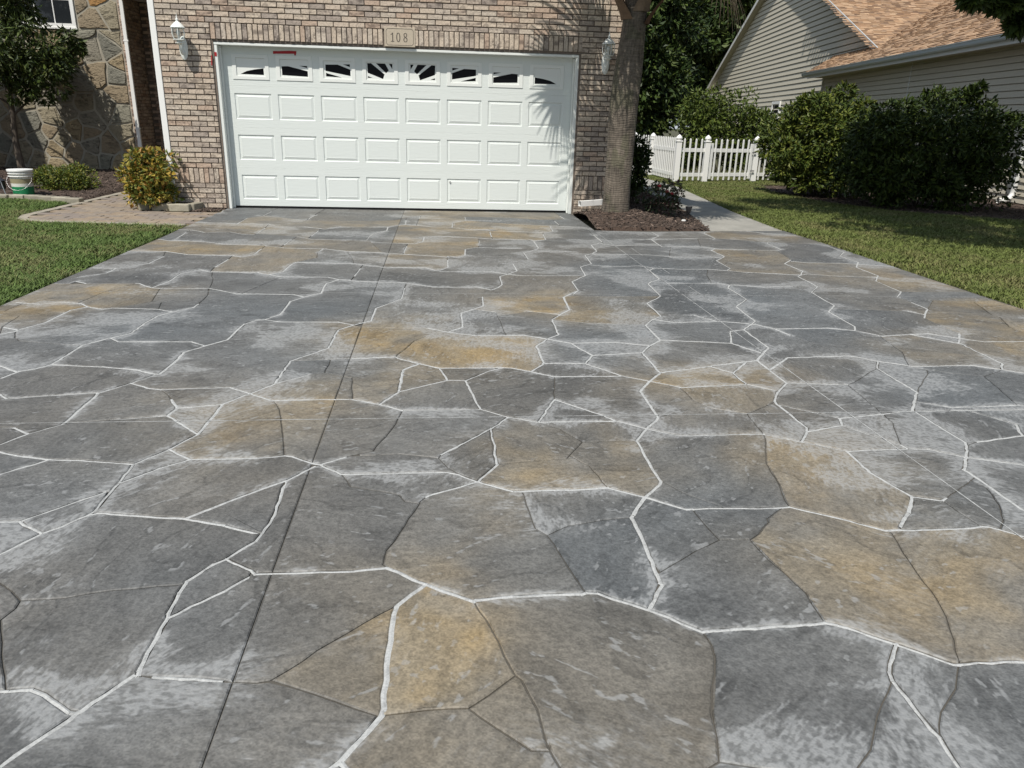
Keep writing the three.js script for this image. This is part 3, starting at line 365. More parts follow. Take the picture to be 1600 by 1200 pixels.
function paintStone(s, zone, seed) {                       // colour and relief of one stone's face into its zone's maps
  const rr = rngOf(seed * 7919 + 13), hue = rr(), val = 0.92 + 0.2 * rr(), ang = -0.4 + (rr() - 0.5) * 2.4, ca = Math.cos(ang), sa = Math.sin(ang), ox = rr() * 90, oz = rr() * 90, dusty = rr();
  const P = s.poly, n = P.length; let bx0 = 1e9, bx1 = -1e9, bz0 = 1e9, bz1 = -1e9;
  for (const p of P) { bx0 = Math.min(bx0, p[0]); bx1 = Math.max(bx1, p[0]); bz0 = Math.min(bz0, p[1]); bz1 = Math.max(bz1, p[1]); }
  const near = s.far ? [] : OCHRE.filter((q) => q[0] > bx0 - 0.9 && q[0] < bx1 + 0.9 && q[1] > bz0 - 0.8 && q[1] < bz1 + 0.8), own = s.far ? 1 : bz0 < 4.5 ? 0.7 : bz1 > 9 ? 0.72 : 0.45;
  const sx = (zone.x1 - zone.x0) / zone.w, sz = (zone.z1 - zone.z0) / zone.h, m = 3;
  const i0 = Math.max(0, Math.floor((bx0 - zone.x0) / sx) - m), i1 = Math.min(zone.w - 1, Math.ceil((bx1 - zone.x0) / sx) + m), j0 = Math.max(0, Math.floor((bz0 - zone.z0) / sz) - m), j1 = Math.min(zone.h - 1, Math.ceil((bz1 - zone.z0) / sz) + m);
  for (let j = j0; j <= j1; j++) {
    const z = zone.z0 + (j + 0.5) * sz;
    for (let i = i0; i <= i1; i++) {
      const x = zone.x0 + (i + 0.5) * sx;
      let inside = false, dm = 1e9, dw = 1e9;
      for (let k = 0, q = n - 1; k < n; q = k++) {
        const ax = P[q][0], az = P[q][1], bx = P[k][0], bz = P[k][1];
        if ((bz > z) !== (az > z) && x < (ax - bx) * (z - bz) / (az - bz) + bx) inside = !inside;
        const ex = bx - ax, ez = bz - az; let t = ((x - ax) * ex + (z - az) * ez) / (ex * ex + ez * ez + 1e-12); t = t < 0 ? 0 : t > 1 ? 1 : t;
        const dx = x - ax - ex * t, dz = z - az - ez * t, d = dx * dx + dz * dz; if (d < dm) dm = d; if (s.kind[q] === 0 && d < dw) dw = d;
      }
      if (!inside && dm > 0.00002) continue;
      dm = inside ? Math.sqrt(dm) : 0; dw = Math.sqrt(dw);
      const u = x * ca + z * sa + ox, v = -x * sa + z * ca + oz;            // bedding direction of this slab's cleft
      const wob = fbm(x * 2.1 + 40, z * 2.1, 2);
      const big = 0.6 * fbm(x * 1.9 + ox, z * 1.9 + oz, 4) + 0.4 * fbm(u * 1.5, v * 4.2 + wob * 2, 3), mid = fbm(u * 7, v * 14 + wob * 3, 4), fine = vnoise(x * 260, z * 260), fine2 = vnoise(x * 95 + 3, z * 95);
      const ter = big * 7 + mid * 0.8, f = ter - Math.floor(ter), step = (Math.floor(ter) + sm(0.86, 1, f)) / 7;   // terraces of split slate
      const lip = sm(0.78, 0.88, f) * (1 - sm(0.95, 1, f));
      const bmp = 0.52 * step + 0.2 * mid + 0.1 * fine2 + 0.07 * fine + 0.12 * sm(0, 0.016, dm);
      // colour: grey slate, drifting to blue and to brown over the slab, ochre stain where the photograph has it
      const hu = fbm(x * 0.9 + 7, z * 0.9 + 3, 3) * 1.7 - 0.85 + (hue - 0.5) * 0.3;
      let R = 0.122, G = 0.124, B = 0.121;
      if (hu > 0) { const k = Math.min(1, hu * 1.4); R = lerp(R, 0.134, k); G = lerp(G, 0.126, k); B = lerp(B, 0.111, k); } else { const k = Math.min(1, -hu * 1.4); R = lerp(R, 0.112, k); G = lerp(G, 0.122, k); B = lerp(B, 0.127, k); }
      const patch = fbm(x * 2.6 + 4, z * 2.6 + 11, 4);
      let stain = 0; for (const q of near) { const dx = x - q[0] + (wob - 0.5) * 0.5, dz = z - q[1] + (patch - 0.5) * 0.4, e = q[2] * Math.exp(-(dx * dx / 0.16 + dz * dz / 0.11)); if (e > stain) stain = e; }
      const kt = Math.min(1, s.tan * own * (0.6 + 0.8 * sm(0.32, 0.68, patch)) + stain * (1.15 - own) * (0.55 + 1.0 * sm(0.32, 0.66, patch)));
      if (kt > 0.01) { const o = sm(0.5, 0.8, fbm(x * 3.3 + 30, z * 3.3, 3)) * kt; R = lerp(R, 0.225 + 0.035 * o, kt); G = lerp(G, 0.186 + 0.006 * o, kt); B = lerp(B, 0.126 - 0.026 * o, kt); }
      const thread = fbm(u * 16, v * 90, 3);
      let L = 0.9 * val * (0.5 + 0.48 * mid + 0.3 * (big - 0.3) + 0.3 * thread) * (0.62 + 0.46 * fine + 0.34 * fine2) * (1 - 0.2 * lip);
      L *= 1 - sm(0.58, 0.78, fbm(x * 1.7 + 80, z * 2.0, 4)) * 0.24;
      // pale dry residue: torn patches and smears, thickest beside the white joints, flecks on the lips of the cleft that double as painted highlights
      const cloud = fbm(x * 2.3 + 5, z * 2.9 + 60, 4), grain = fbm(u * 26, v * 60, 3), scr = fbm(u * 60, v * 170 + 7, 3), rim = fbm(x * 5 + 90, z * 5, 3);
      const e = cloud + 0.3 * Math.exp(-dw / 0.055) * (0.25 + 0.75 * sm(0.3, 0.6, rim)) + 0.1 * Math.exp(-dm / 0.04) * sm(0.4, 0.65, rim) + 0.2 * (grain - 0.5) + 0.1 * (scr - 0.5) + (dusty - 0.5) * 0.08;
      let res = (0.22 * sm(0.5, 0.66, e) + 0.78 * sm(0.63, 0.73, e)) * (0.42 + 0.58 * sm(0.34, 0.6, 0.6 * scr + 0.4 * fine2)) * 0.74;
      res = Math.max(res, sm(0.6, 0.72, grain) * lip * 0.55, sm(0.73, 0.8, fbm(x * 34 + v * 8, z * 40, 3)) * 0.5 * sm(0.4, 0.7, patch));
      const wr = 0.315 * (0.8 + 0.9 * R), wg = 0.32 * (0.8 + 0.9 * G), wb = 0.317 * (0.8 + 0.9 * B);
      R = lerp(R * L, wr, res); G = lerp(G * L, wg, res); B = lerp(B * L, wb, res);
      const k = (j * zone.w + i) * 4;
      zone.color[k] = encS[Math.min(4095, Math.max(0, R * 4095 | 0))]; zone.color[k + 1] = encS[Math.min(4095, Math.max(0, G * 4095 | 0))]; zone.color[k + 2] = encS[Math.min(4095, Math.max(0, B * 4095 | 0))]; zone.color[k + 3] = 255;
      const b8 = Math.min(255, Math.max(0, bmp * 255)); zone.bump[k] = zone.bump[k + 1] = zone.bump[k + 2] = b8; zone.bump[k + 3] = 255;
    }
  }
}
const driveway = new THREE.Group(); driveway.name = numbered('driveway'); driveway.userData = { kind: 'structure', label: 'stamped concrete driveway of grey and ochre flagstones with white joints', category: 'driveway' }; scene.add(driveway);
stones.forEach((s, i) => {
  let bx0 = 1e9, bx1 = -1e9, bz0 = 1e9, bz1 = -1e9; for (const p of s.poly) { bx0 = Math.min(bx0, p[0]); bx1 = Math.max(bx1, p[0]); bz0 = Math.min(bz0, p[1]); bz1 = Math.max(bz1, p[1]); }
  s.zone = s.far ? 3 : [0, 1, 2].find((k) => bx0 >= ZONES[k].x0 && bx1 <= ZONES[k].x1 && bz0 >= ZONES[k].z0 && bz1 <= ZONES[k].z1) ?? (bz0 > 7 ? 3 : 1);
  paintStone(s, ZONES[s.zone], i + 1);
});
for (const z of ZONES) {
  const mk = (d, srgb) => { const t = new THREE.DataTexture(d, z.w, z.h); t.magFilter = THREE.LinearFilter; t.minFilter = THREE.LinearMipmapLinearFilter; t.generateMipmaps = true; if (srgb) t.colorSpace = THREE.SRGBColorSpace; t.needsUpdate = true; return t; };
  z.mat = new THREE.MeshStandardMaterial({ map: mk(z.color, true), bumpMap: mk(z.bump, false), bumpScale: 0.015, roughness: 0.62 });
}
// corners are shared, so wobble the joints with one field of noise to keep both sides in step
function jitter(p) { const a = (vnoise(p[0] * 31, p[1] * 31) - 0.5) * 0.007 + (vnoise(p[0] * 90 + 5, p[1] * 90) - 0.5) * 0.004, b = (vnoise(p[0] * 31 + 50, p[1] * 31 + 9) - 0.5) * 0.007 + (vnoise(p[0] * 90 + 25, p[1] * 90) - 0.5) * 0.004; return [p[0] + a, p[1] + b]; }
function densify(poly, kind, stepLen) { const P = [], K = []; poly.forEach((a, i) => { const b = poly[(i + 1) % poly.length], L = Math.hypot(b[0] - a[0], b[1] - a[1]), n = kind[i] >= 2 ? 1 : Math.max(1, Math.round(L / stepLen)); for (let k = 0; k < n; k++) { const q = [a[0] + (b[0] - a[0]) * k / n, a[1] + (b[1] - a[1]) * k / n]; const lock = kind[i] >= 2 || (k === 0 && kind[(i + poly.length - 1) % poly.length] >= 2); P.push(lock ? q : jitter(q)); K.push(kind[i]); } }); return [P, K]; }
function stoneGeo(s, zone) {
  const near = Math.max(...s.poly.map((p) => p[1])) > 6.5; const [P, K] = densify(s.poly, s.kind, near ? 0.05 : 0.14);
  const w = 1 + 0.25 * (vnoise(s.poly[0][0] * 7, s.poly[0][1] * 7) - 0.5);
  let rim = inset(P, K.map((k) => HALF[k] * w)), top = inset(P, K.map((k) => HALF[k] * w + 0.0035));
  const keep = []; for (let i = 0; i < P.length; i++) {            // drop corners that bunch up or fold back on themselves
    const q = keep.length ? top[keep[keep.length - 1]] : null, a = q || top[(i + P.length - 1) % P.length], b = top[i], c = top[(i + 1) % P.length];
    if (q && Math.hypot(b[0] - q[0], b[1] - q[1]) < 0.006) continue;
    const ux = b[0] - a[0], uy = b[1] - a[1], vx = c[0] - b[0], vy = c[1] - b[1], lu = Math.hypot(ux, uy) || 1, lv = Math.hypot(vx, vy) || 1; if ((ux * vx + uy * vy) / lu / lv < -0.93) continue;
    keep.push(i);
  }
  rim = keep.map((i) => rim[i]); top = keep.map((i) => top[i]); const n = keep.length; if (n < 3) return null;
  if (polyArea(top) < 0.0015) return null;
  const pos = [], uv = [], idx = [];
  const put = (p, y) => { pos.push(p[0], y, p[1]); uv.push((p[0] - zone.x0) / (zone.x1 - zone.x0), (p[1] - zone.z0) / (zone.z1 - zone.z0)); };
  for (const p of top) put(p, 0); for (const p of rim) put(p, -0.0028); for (const p of rim) put(p, -0.008);
  const tri = THREE.ShapeUtils.triangulateShape(top.map((p) => new THREE.Vector2(p[0], p[1])), []);
  for (const t of tri) { const [a, b, c] = t.map((k) => top[k]), ar = (b[0] - a[0]) * (c[1] - a[1]) - (b[1] - a[1]) * (c[0] - a[0]); if (ar > 1e-7) idx.push(t[0], t[2], t[1]); else if (ar < -1e-7) idx.push(t[0], t[1], t[2]); }
  for (let i = 0; i < n; i++) { const j = (i + 1) % n; for (const o of [0, n]) idx.push(o + i, o + j, o + n + i, o + j, o + n + j, o + n + i); }
  const g = geoFrom(pos, idx, uv).toNonIndexed(); g.computeVertexNormals(); return g;
}
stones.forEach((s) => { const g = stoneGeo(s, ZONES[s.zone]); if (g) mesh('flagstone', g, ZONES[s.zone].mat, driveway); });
{                                                          // the slab under the stones: dark joint bed
  const slab = new THREE.Shape([[-2.45, -0.02], [2.43, -0.02], [2.43, 1.86], [4.98, 1.66], [4.98, 14], [-2.45, 14]].map((p) => new THREE.Vector2(p[0], -p[1])));
  const g = new THREE.ExtrudeGeometry(slab, { depth: 0.09, bevelEnabled: false }); g.rotateX(-Math.PI / 2); g.translate(0, -0.0962, 0);
  mesh('slab', g, mat(0.085, 0.078, 0.066, 0.9), driveway);
}
{                                                          // white filler lying in the pale joints, one bead per joint run
  const done = new Set(), list = [], r = rngOf(31); let lift = 0;
  const bead = (a, b) => {
    const L = Math.hypot(b[0] - a[0], b[1] - a[1]); if (L < 0.004) return;
    const ex = (b[0] - a[0]) / L, ez = (b[1] - a[1]) / L, n = Math.max(1, Math.round(L / (a[1] > 6.5 ? 0.03 : 0.1)));
    lift = (lift + 1) % 9; const far = a[1] < 7.5, y = (far ? -0.0014 : -0.0032) + lift * 0.0002, pos = [], idx = [];
    for (let k = 0; k <= n; k++) {
      const t = -0.004 / L + (1 + 0.008 / L) * k / n, p = jitter([a[0] + (b[0] - a[0]) * t, a[1] + (b[1] - a[1]) * t]);
      const thick = 0.55 + 0.6 * vnoise(p[0] * 3 + 11, p[1] * 3), wl = (0.0066 * thick + 0.0034 * (vnoise(p[0] * 45, p[1] * 45 + 3) - 0.4)) , wr = (0.0066 * thick + 0.0034 * (vnoise(p[0] * 45 + 30, p[1] * 45) - 0.4)), h = 0.0015 * vnoise(p[0] * 60, p[1] * 60 + 9);
      pos.push(p[0] - ez * wl, y - 0.0012, p[1] + ex * wl, p[0], y + h, p[1], p[0] + ez * wr, y - 0.0012, p[1] - ex * wr);
    }
    for (let k = 0; k < n; k++) { const o = 3 * k; idx.push(o, o + 3, o + 1, o + 1, o + 3, o + 4, o + 1, o + 4, o + 2, o + 2, o + 4, o + 5); }
    const g = geoFrom(pos, idx).toNonIndexed(); g.computeVertexNormals(); list.push(g);
  };
  for (const s of stones) s.poly.forEach((a, i) => {
    if (s.kind[i] !== 0) return; const b = s.poly[(i + 1) % s.poly.length]; const key = [a, b].map((p) => p[0].toFixed(3) + p[1].toFixed(3)).sort().join('|'); if (done.has(key)) return; done.add(key);
    bead(a, b);
  });
  const chalk = tex(256, 256, (u, v, o) => { const n = 0.8 + 0.3 * vnoise(u * 120, v * 120) - 0.16 * sm(0.55, 0.8, vnoise(u * 30, v * 30)); o[0] = 0.42 * n; o[1] = 0.425 * n; o[2] = 0.413 * n; });
  const white = new THREE.MeshStandardMaterial({ map: chalk, roughness: 0.95 });
  const g = merge(list); metreUVxz(g, 2.5); const j = mesh('joint_filler', g, white, driveway); j.userData.kind = 'stuff';
  // chalk-white lines of the two saw cuts across and the one along the slab
  const line = (a, b, w, gap) => { const gs = []; const L = Math.hypot(b[0] - a[0], b[1] - a[1]), ex = (b[0] - a[0]) / L, ez = (b[1] - a[1]) / L, n = Math.round(L / 0.06); for (let k = 0; k < n; k++) { const c = vnoise(k * 0.35 + a[0] * 9, a[1] * 3); if (c < gap) continue; const t0 = k / n, t1 = (k + 1.02) / n, ww = w * (0.6 + 0.8 * vnoise(k * 0.9, a[1] + 4)); const x0 = a[0] + (b[0] - a[0]) * t0, z0 = a[1] + (b[1] - a[1]) * t0, x1 = a[0] + (b[0] - a[0]) * t1, z1 = a[1] + (b[1] - a[1]) * t1, y = 0.0009; gs.push(geoFrom([x0 - ez * ww, y, z0 + ex * ww, x1 - ez * ww, y, z1 + ex * ww, x1 + ez * ww, y, z1 - ex * ww, x0 + ez * ww, y, z0 - ex * ww], [0, 1, 2, 0, 2, 3], [0, 0, 1, 0, 1, 1, 0, 1])); } return gs; };
  for (const [a, b, w, gap] of [[[-2.4, 8.045], [4.95, 8.0], 0.0019, 0.12], [[-2.4, 5.47], [4.95, 5.52], 0.0022, 0.3], [[2.41, 2.1], [2.41, 13.8], 0.0022, 0.14], [[2.56, 2.6], [2.56, 6.0], 0.0022, 0.45]]) { const g2 = merge(line(a, b, w, gap)); metreUVxz(g2, 2.5); mesh('saw_cut_line', g2, white, driveway); }
}
function metreUVxz(g, s) { const p = g.attributes.position, uv = new Float32Array(p.count * 2); for (let i = 0; i < p.count; i++) { uv[2 * i] = p.getX(i) * s; uv[2 * i + 1] = p.getZ(i) * s; } g.setAttribute('uv', new THREE.BufferAttribute(uv, 2)); }
// ---------------------------------------------------------------- ground, lawn, walk, beds
const soilTex = tex(512, 512, (u, v, o) => { const n = fbm(u * 64, v * 64, 3), m = fbm(u * 12 + 3, v * 12, 3); const g = sm(0.4, 0.65, m); o[0] = lerp(0.075, 0.05, g) * (0.5 + n); o[1] = lerp(0.062, 0.062, g) * (0.5 + n); o[2] = lerp(0.035, 0.022, g) * (0.5 + n); });
{
  const g = new THREE.CircleGeometry(300, 48); g.rotateX(-Math.PI / 2); g.translate(0, -0.06, 0); metreUVxz(g, 0.6);
  structure('ground', g, new THREE.MeshStandardMaterial({ map: soilTex, roughness: 1 }));
}
const LAWN_A = [[-2.475, 1.93], [-2.475, 14], [-12, 14], [-12, -0.62], [-5.6, -0.62], [-4.75, -0.3], [-4.66, 0.6], [-4.66, 1.3], [-4.5, 1.6], [-4.2, 1.76], [-3.0, 1.86]];
const LAWN_B = [[4.99, 14], [4.99, 1.75], [4.97, 1.55], [5.12, -0.4], [5.7, -5.2], [5.6, -9.5], [16, -14], [13, -6.6], [8.0, -6.3], [7.5, -4.6], [7.6, -2.4], [8.1, -1.0], [9.6, 0.0], [13, 0.6], [16, 3], [16, 14]];
function sheet(name, poly, y, m, s = 0.8) { const sh = new THREE.Shape(poly.map((p) => new THREE.Vector2(p[0], -p[1]))); const g = new THREE.ShapeGeometry(sh); g.rotateX(-Math.PI / 2); g.translate(0, y, 0); metreUVxz(g, s); return structure(name, g, m); }
sheet('lawn', LAWN_A, -0.045, new THREE.MeshStandardMaterial({ map: soilTex, roughness: 1 }));
sheet('lawn', LAWN_B, -0.045, new THREE.MeshStandardMaterial({ map: soilTex, roughness: 1 }));
function grassTuft(seed, hgt) {
  const r = rngOf(seed), pos = [], idx = [];
  for (let k = 0; k < 8; k++) {
    const a = r() * 6.28, b = r() * 6.28, rad = 0.022 * Math.sqrt(r()), h = hgt * (0.55 + 0.6 * r()), lean = h * (0.25 + 0.85 * r()), w = 0.0022 + 0.0014 * r();
    const x = Math.cos(a) * rad, z = Math.sin(a) * rad, dx = Math.cos(b), dz = Math.sin(b), o = pos.length / 3;
    pos.push(x - dz * w, 0, z + dx * w, x + dz * w, 0, z - dx * w, x + dx * lean * 0.38 - dz * w * 0.9, h * 0.62, z + dz * lean * 0.38 + dx * w * 0.9, x + dx * lean * 0.38 + dz * w * 0.9, h * 0.62, z + dz * lean * 0.38 - dx * w * 0.9, x + dx * lean, h * 0.9, z + dz * lean);
    idx.push(o, o + 1, o + 2, o + 1, o + 3, o + 2, o + 2, o + 3, o + 4);
  }
  return geoFrom(pos, idx);
}
function growGrass(poly, label, seed, density, tone, keep) {
  const r = rngOf(seed), spots = []; let x0 = 1e9, x1 = -1e9, z0 = 1e9, z1 = -1e9; for (const p of poly) { x0 = Math.min(x0, p[0]); x1 = Math.max(x1, p[0]); z0 = Math.min(z0, p[1]); z1 = Math.max(z1, p[1]); }
  const N = (x1 - x0) * (z1 - z0) * density;
  for (let i = 0; i < N; i++) { const x = lerp(x0, x1, r()), z = lerp(z0, z1, r()); if (!inPoly(x, z, poly)) continue; const k = keep(x, z); if (r() > k) continue; const m = fbm(x * 1.7, z * 1.7, 3); if (m < 0.33 && r() < 0.35) continue; spots.push([x, z, k]); }
  const im = new THREE.InstancedMesh(grassTuft(seed, 0.062), new THREE.MeshStandardMaterial({ color: 0xffffff, roughness: 0.75, side: THREE.DoubleSide }), spots.length);
  const M = new THREE.Matrix4(), q = new THREE.Quaternion(), up = new THREE.Vector3(0, 1, 0), c = new THREE.Color();
  spots.forEach(([x, z, k], i) => {
    const s = (0.75 + 0.5 * r()) * (k < 0.5 ? 1.5 : 1); q.setFromAxisAngle(up, r() * 6.28); M.compose(new THREE.Vector3(x, -0.046, z), q, new THREE.Vector3(s * 1.15, s, s * 1.15)); im.setMatrixAt(i, M);
    const dry = sm(0.5, 0.74, fbm(x * 2.3 + 9, z * 2.3, 3) + (r() - 0.5) * 0.5), v = 0.7 + 0.6 * r();
    c.setRGB(lerp(tone[0], 0.19, dry * 0.6) * v, lerp(tone[1], 0.165, dry * 0.6) * v, lerp(tone[2], 0.07, dry * 0.6) * v); im.setColorAt(i, c);
  });
  im.name = numbered('grass'); im.castShadow = im.receiveShadow = true; im.userData = { kind: 'stuff', label, category: 'grass' }; scene.add(im);
}
growGrass(LAWN_A, 'short mown grass between the paver walk and the driveway', 91, 1500, [0.086, 0.138, 0.025], (x, z) => (x < -7.4 || z > 8.5 ? 0.12 : x < -6.2 && z > 2 ? 0.35 : 1));
growGrass(LAWN_B, 'mown grass between the driveway and the neighbouring hedge', 92, 1300, [0.116, 0.146, 0.03], (x, z) => (z > 7.5 || x > 10.5 ? 0.12 : z < -5 ? 0.75 : 1));
// concrete side path
const concTex = tex(512, 512, (u, v, o) => { const n = fbm(u * 90, v * 90, 2), m = fbm(u * 7, v * 7, 4), k = (0.7 + 0.2 * n + 0.4 * (m - 0.3)); o[0] = 0.33 * k; o[1] = 0.32 * k; o[2] = 0.285 * k; });
{
  const sh = new THREE.Shape([[3.98, 1.70], [4.96, 1.62], [5.10, -0.4], [5.68, -5.2], [5.55, -9.5], [4.55, -9.5], [4.75, -5.2], [4.35, -0.4]].map((p) => new THREE.Vector2(p[0], -p[1])));
  const g = new THREE.ExtrudeGeometry(sh, { depth: 0.1, bevelEnabled: true, bevelSize: 0.008, bevelThickness: 0.008, bevelSegments: 2 }); g.rotateX(-Math.PI / 2); g.translate(0, -0.108, 0); metreUVxz(g, 0.55);
  structure('path', g, new THREE.MeshStandardMaterial({ map: concTex, roughness: 0.88, bumpMap: concTex, bumpScale: 0.002 }));
}
// brick paver walk
const paverTex = tex(256, 256, (u, v, o) => { const n = 0.72 + 0.28 * fbm(u * 50, v * 50, 2) + 0.4 * (fbm(u * 8, v * 8, 3) - 0.5); o[0] = n; o[1] = n; o[2] = n; });
const walk = new THREE.Group(); walk.name = numbered('paver_walk'); walk.userData = { kind: 'structure', label: 'tan brick paver walk curving to the entry', category: 'walk' }; scene.add(walk);
{
  const r = rngOf(8), tones = [[0.28, 0.228, 0.175], [0.25, 0.208, 0.168], [0.31, 0.25, 0.185], [0.24, 0.2, 0.17], [0.29, 0.225, 0.16]].map((t) => new THREE.MeshStandardMaterial({ color: col(...t), map: paverTex, roughness: 0.9, bumpMap: paverTex, bumpScale: 0.002 }));
  const pale = [[0.36, 0.32, 0.25], [0.33, 0.30, 0.24]].map((t) => new THREE.MeshStandardMaterial({ color: col(...t), map: paverTex, roughness: 0.9 }));
  const shapes = [0, 1, 2].map((k) => { const g = metreUV(rbox(0.232, 0.05, 0.152, 0, -0.026, 0, 0.006), 3); const uv = g.attributes.uv; for (let i = 0; i < uv.count; i++) uv.setXY(i, uv.getX(i) + k * 0.31, uv.getY(i) + k * 0.17); return g; });
  const region = [[-4.50, -3.2], [-4.50, 1.25], [-4.38, 1.5], [-4.15, 1.62], [-3.0, 1.73], [-2.47, 1.78], [-2.47, 0.56], [-3.42, 0.52], [-3.42, -3.2]];
  const rest = [];
  for (let row = 0; row < 34; row++) for (let k = 0; k < 10; k++) {
    const z = -3.15 + row * 0.158, x = -4.44 + k * 0.238 + (row % 2) * 0.119; if (!inPoly(x, z, region)) continue;
    const m = new THREE.Mesh(shapes[Math.floor(r() * 3)], tones[Math.floor(r() * 5)]); m.name = 'paver'; m.position.set(x + (r() - 0.5) * 0.006, (r() - 0.5) * 0.006 - 0.002, z + (r() - 0.5) * 0.006); m.rotation.set((r() - 0.5) * 0.02, (r() - 0.5) * 0.03, (r() - 0.5) * 0.02); m.castShadow = m.receiveShadow = true; walk.add(m);
  }
  // border course laid end to end round the outer edge
  const edge = [[-4.6, -3.2], [-4.6, 1.2], [-4.5, 1.5], [-4.2, 1.69], [-3.0, 1.81], [-2.5, 1.86]];
  for (let i = 0; i < edge.length - 1; i++) { const [a, b] = [edge[i], edge[i + 1]], L = Math.hypot(b[0] - a[0], b[1] - a[1]), n = Math.max(1, Math.round(L / 0.23)); for (let k = 0; k < n; k++) { const t = (k + 0.5) / n, m = new THREE.Mesh(shapes[k % 3], pale[k % 2]); m.name = 'border_paver'; m.position.set(lerp(a[0], b[0], t), 0.002 + r() * 0.004, lerp(a[1], b[1], t)); m.rotation.y = -Math.atan2(b[1] - a[1], b[0] - a[0]); m.scale.set(L / n / 0.238, 1, 0.72); m.castShadow = m.receiveShadow = true; walk.add(m); } }
  const bed = new THREE.Shape([[-4.66, -7], [-4.66, 1.3], [-4.5, 1.58], [-4.2, 1.74], [-2.46, 1.9], [-2.46, 0.2], [-3.2, -0.1], [-3.2, -7]].map((p) => new THREE.Vector2(p[0], -p[1]))); const g = new THREE.ShapeGeometry(bed); g.rotateX(-Math.PI / 2); g.translate(0, -0.018, 0); metreUVxz(g, 1);
  mesh('sand_bed', g, new THREE.MeshStandardMaterial({ map: soilTex, color: col(1.8, 1.7, 1.6), roughness: 1 }), walk);
}
// mulch beds: a lumpy soil sheet with bark chips
const mulchTex = tex(512, 512, (u, v, o) => { const n = fbm(u * 70, v * 40, 3), m = vnoise(u * 120, v * 200); o[0] = 0.062 * (0.3 + 1.2 * n) + 0.05 * sm(0.78, 0.95, m); o[1] = 0.041 * (0.3 + 1.2 * n) + 0.04 * sm(0.78, 0.95, m); o[2] = 0.03 * (0.3 + 1.2 * n) + 0.03 * sm(0.78, 0.95, m); });
const mulchMat = new THREE.MeshStandardMaterial({ map: mulchTex, roughness: 1, bumpMap: mulchTex, bumpScale: 0.012 });
function chipGeo() { const g = new THREE.BoxGeometry(0.045, 0.007, 0.014); const p = g.attributes.position; for (let i = 0; i < p.count; i++) if (p.getX(i) > 0) p.setZ(i, p.getZ(i) * 0.5); return g; }
function mulchBed(name, poly, heightAt, seed, chips, label) {
  let x0 = 1e9, x1 = -1e9, z0 = 1e9, z1 = -1e9; for (const p of poly) { x0 = Math.min(x0, p[0]); x1 = Math.max(x1, p[0]); z0 = Math.min(z0, p[1]); z1 = Math.max(z1, p[1]); }
  const st = Math.max(0.05, Math.sqrt((x1 - x0) * (z1 - z0)) / 70), nx = Math.ceil((x1 - x0) / st), nz = Math.ceil((z1 - z0) / st), pos = [], idx = [], uv = [];
  const H = (x, z) => (inPoly(x, z, poly) ? heightAt(x, z) + 0.03 * (fbm(x * 6, z * 6, 3) - 0.5) : -0.12);
  for (let j = 0; j <= nz; j++) for (let i = 0; i <= nx; i++) { const x = lerp(x0, x1, i / nx), z = lerp(z0, z1, j / nz); pos.push(x, H(x, z), z); uv.push(x * 1.3, z * 1.3); }
  for (let j = 0; j < nz; j++) for (let i = 0; i < nx; i++) { const a = j * (nx + 1) + i, b = a + 1, c = a + nx + 1, d = c + 1; idx.push(a, c, b, b, c, d); }
  const bed = structure(name, geoFrom(pos, idx, uv), mulchMat); bed.userData.label = label;
  const r = rngOf(seed), im = new THREE.InstancedMesh(chipGeo(), new THREE.MeshStandardMaterial({ color: 0xffffff, roughness: 0.95 }), chips), M = new THREE.Matrix4(), e = new THREE.Euler(), q = new THREE.Quaternion(), c = new THREE.Color(); let n = 0;
  for (let t = 0; t < chips * 6 && n < chips; t++) { const x = lerp(x0, x1, r()), z = lerp(z0, z1, r()); if (!inPoly(x, z, poly)) continue; e.set((r() - 0.5) * 0.9, r() * 6.28, (r() - 0.5) * 0.9); q.setFromEuler(e); const s = 0.5 + r(); M.compose(new THREE.Vector3(x, H(x, z) + 0.006, z), q, new THREE.Vector3(s, 0.7 + r(), s)); im.setMatrixAt(n, M); const v = r() < 0.06 ? 3.2 : 0.5 + 1.1 * r(); c.setRGB(0.076 * v, 0.056 * v, 0.044 * v); im.setColorAt(n, c); n++; }
  im.count = n; im.name = numbered('mulch_chips'); im.castShadow = im.receiveShadow = true; im.userData = { kind: 'stuff', label: 'loose bark chips on ' + label, category: 'mulch' }; scene.add(im);
}
mulchBed('mulch_bed', [[2.46, 0.17], [2.46, 1.83], [3.98, 1.68], [4.32, -0.4], [4.7, -5.2], [3.2, -5.2], [3.2, 0.1]], (x, z) => -0.03 + 0.17 * Math.exp(-(((x - 2.95) / 0.62) ** 2 + ((z - 0.95) / 0.62) ** 2)) + 0.03, 61, 5200, 'the dark bed round the palm trunk');
mulchBed('mulch_bed', [[-12, -0.5], [-5.6, -0.5], [-4.74, -0.34], [-4.66, -1], [-4.66, -6.4], [-12, -6.4]], (x, z) => -0.01 + 0.05 * sm(-0.5, -2, z), 62, 9000, 'the brown bed before the stone wall');
mulchBed('mulch_bed', [[-3.42, 0.16], [-3.42, 0.5], [-2.47, 0.5], [-2.47, 0.16]], () => -0.005, 63, 420, 'the small bed under the golden shrub');
mulchBed('mulch_bed', [[7.5, -6.3], [7.45, -4.6], [7.55, -2.4], [8.05, -1.0], [9.6, 0.05], [13, 0.65], [12.6, -3], [13.2, -8]], () => -0.02, 64, 5000, 'the leaf-strewn bed under the neighbouring hedge');
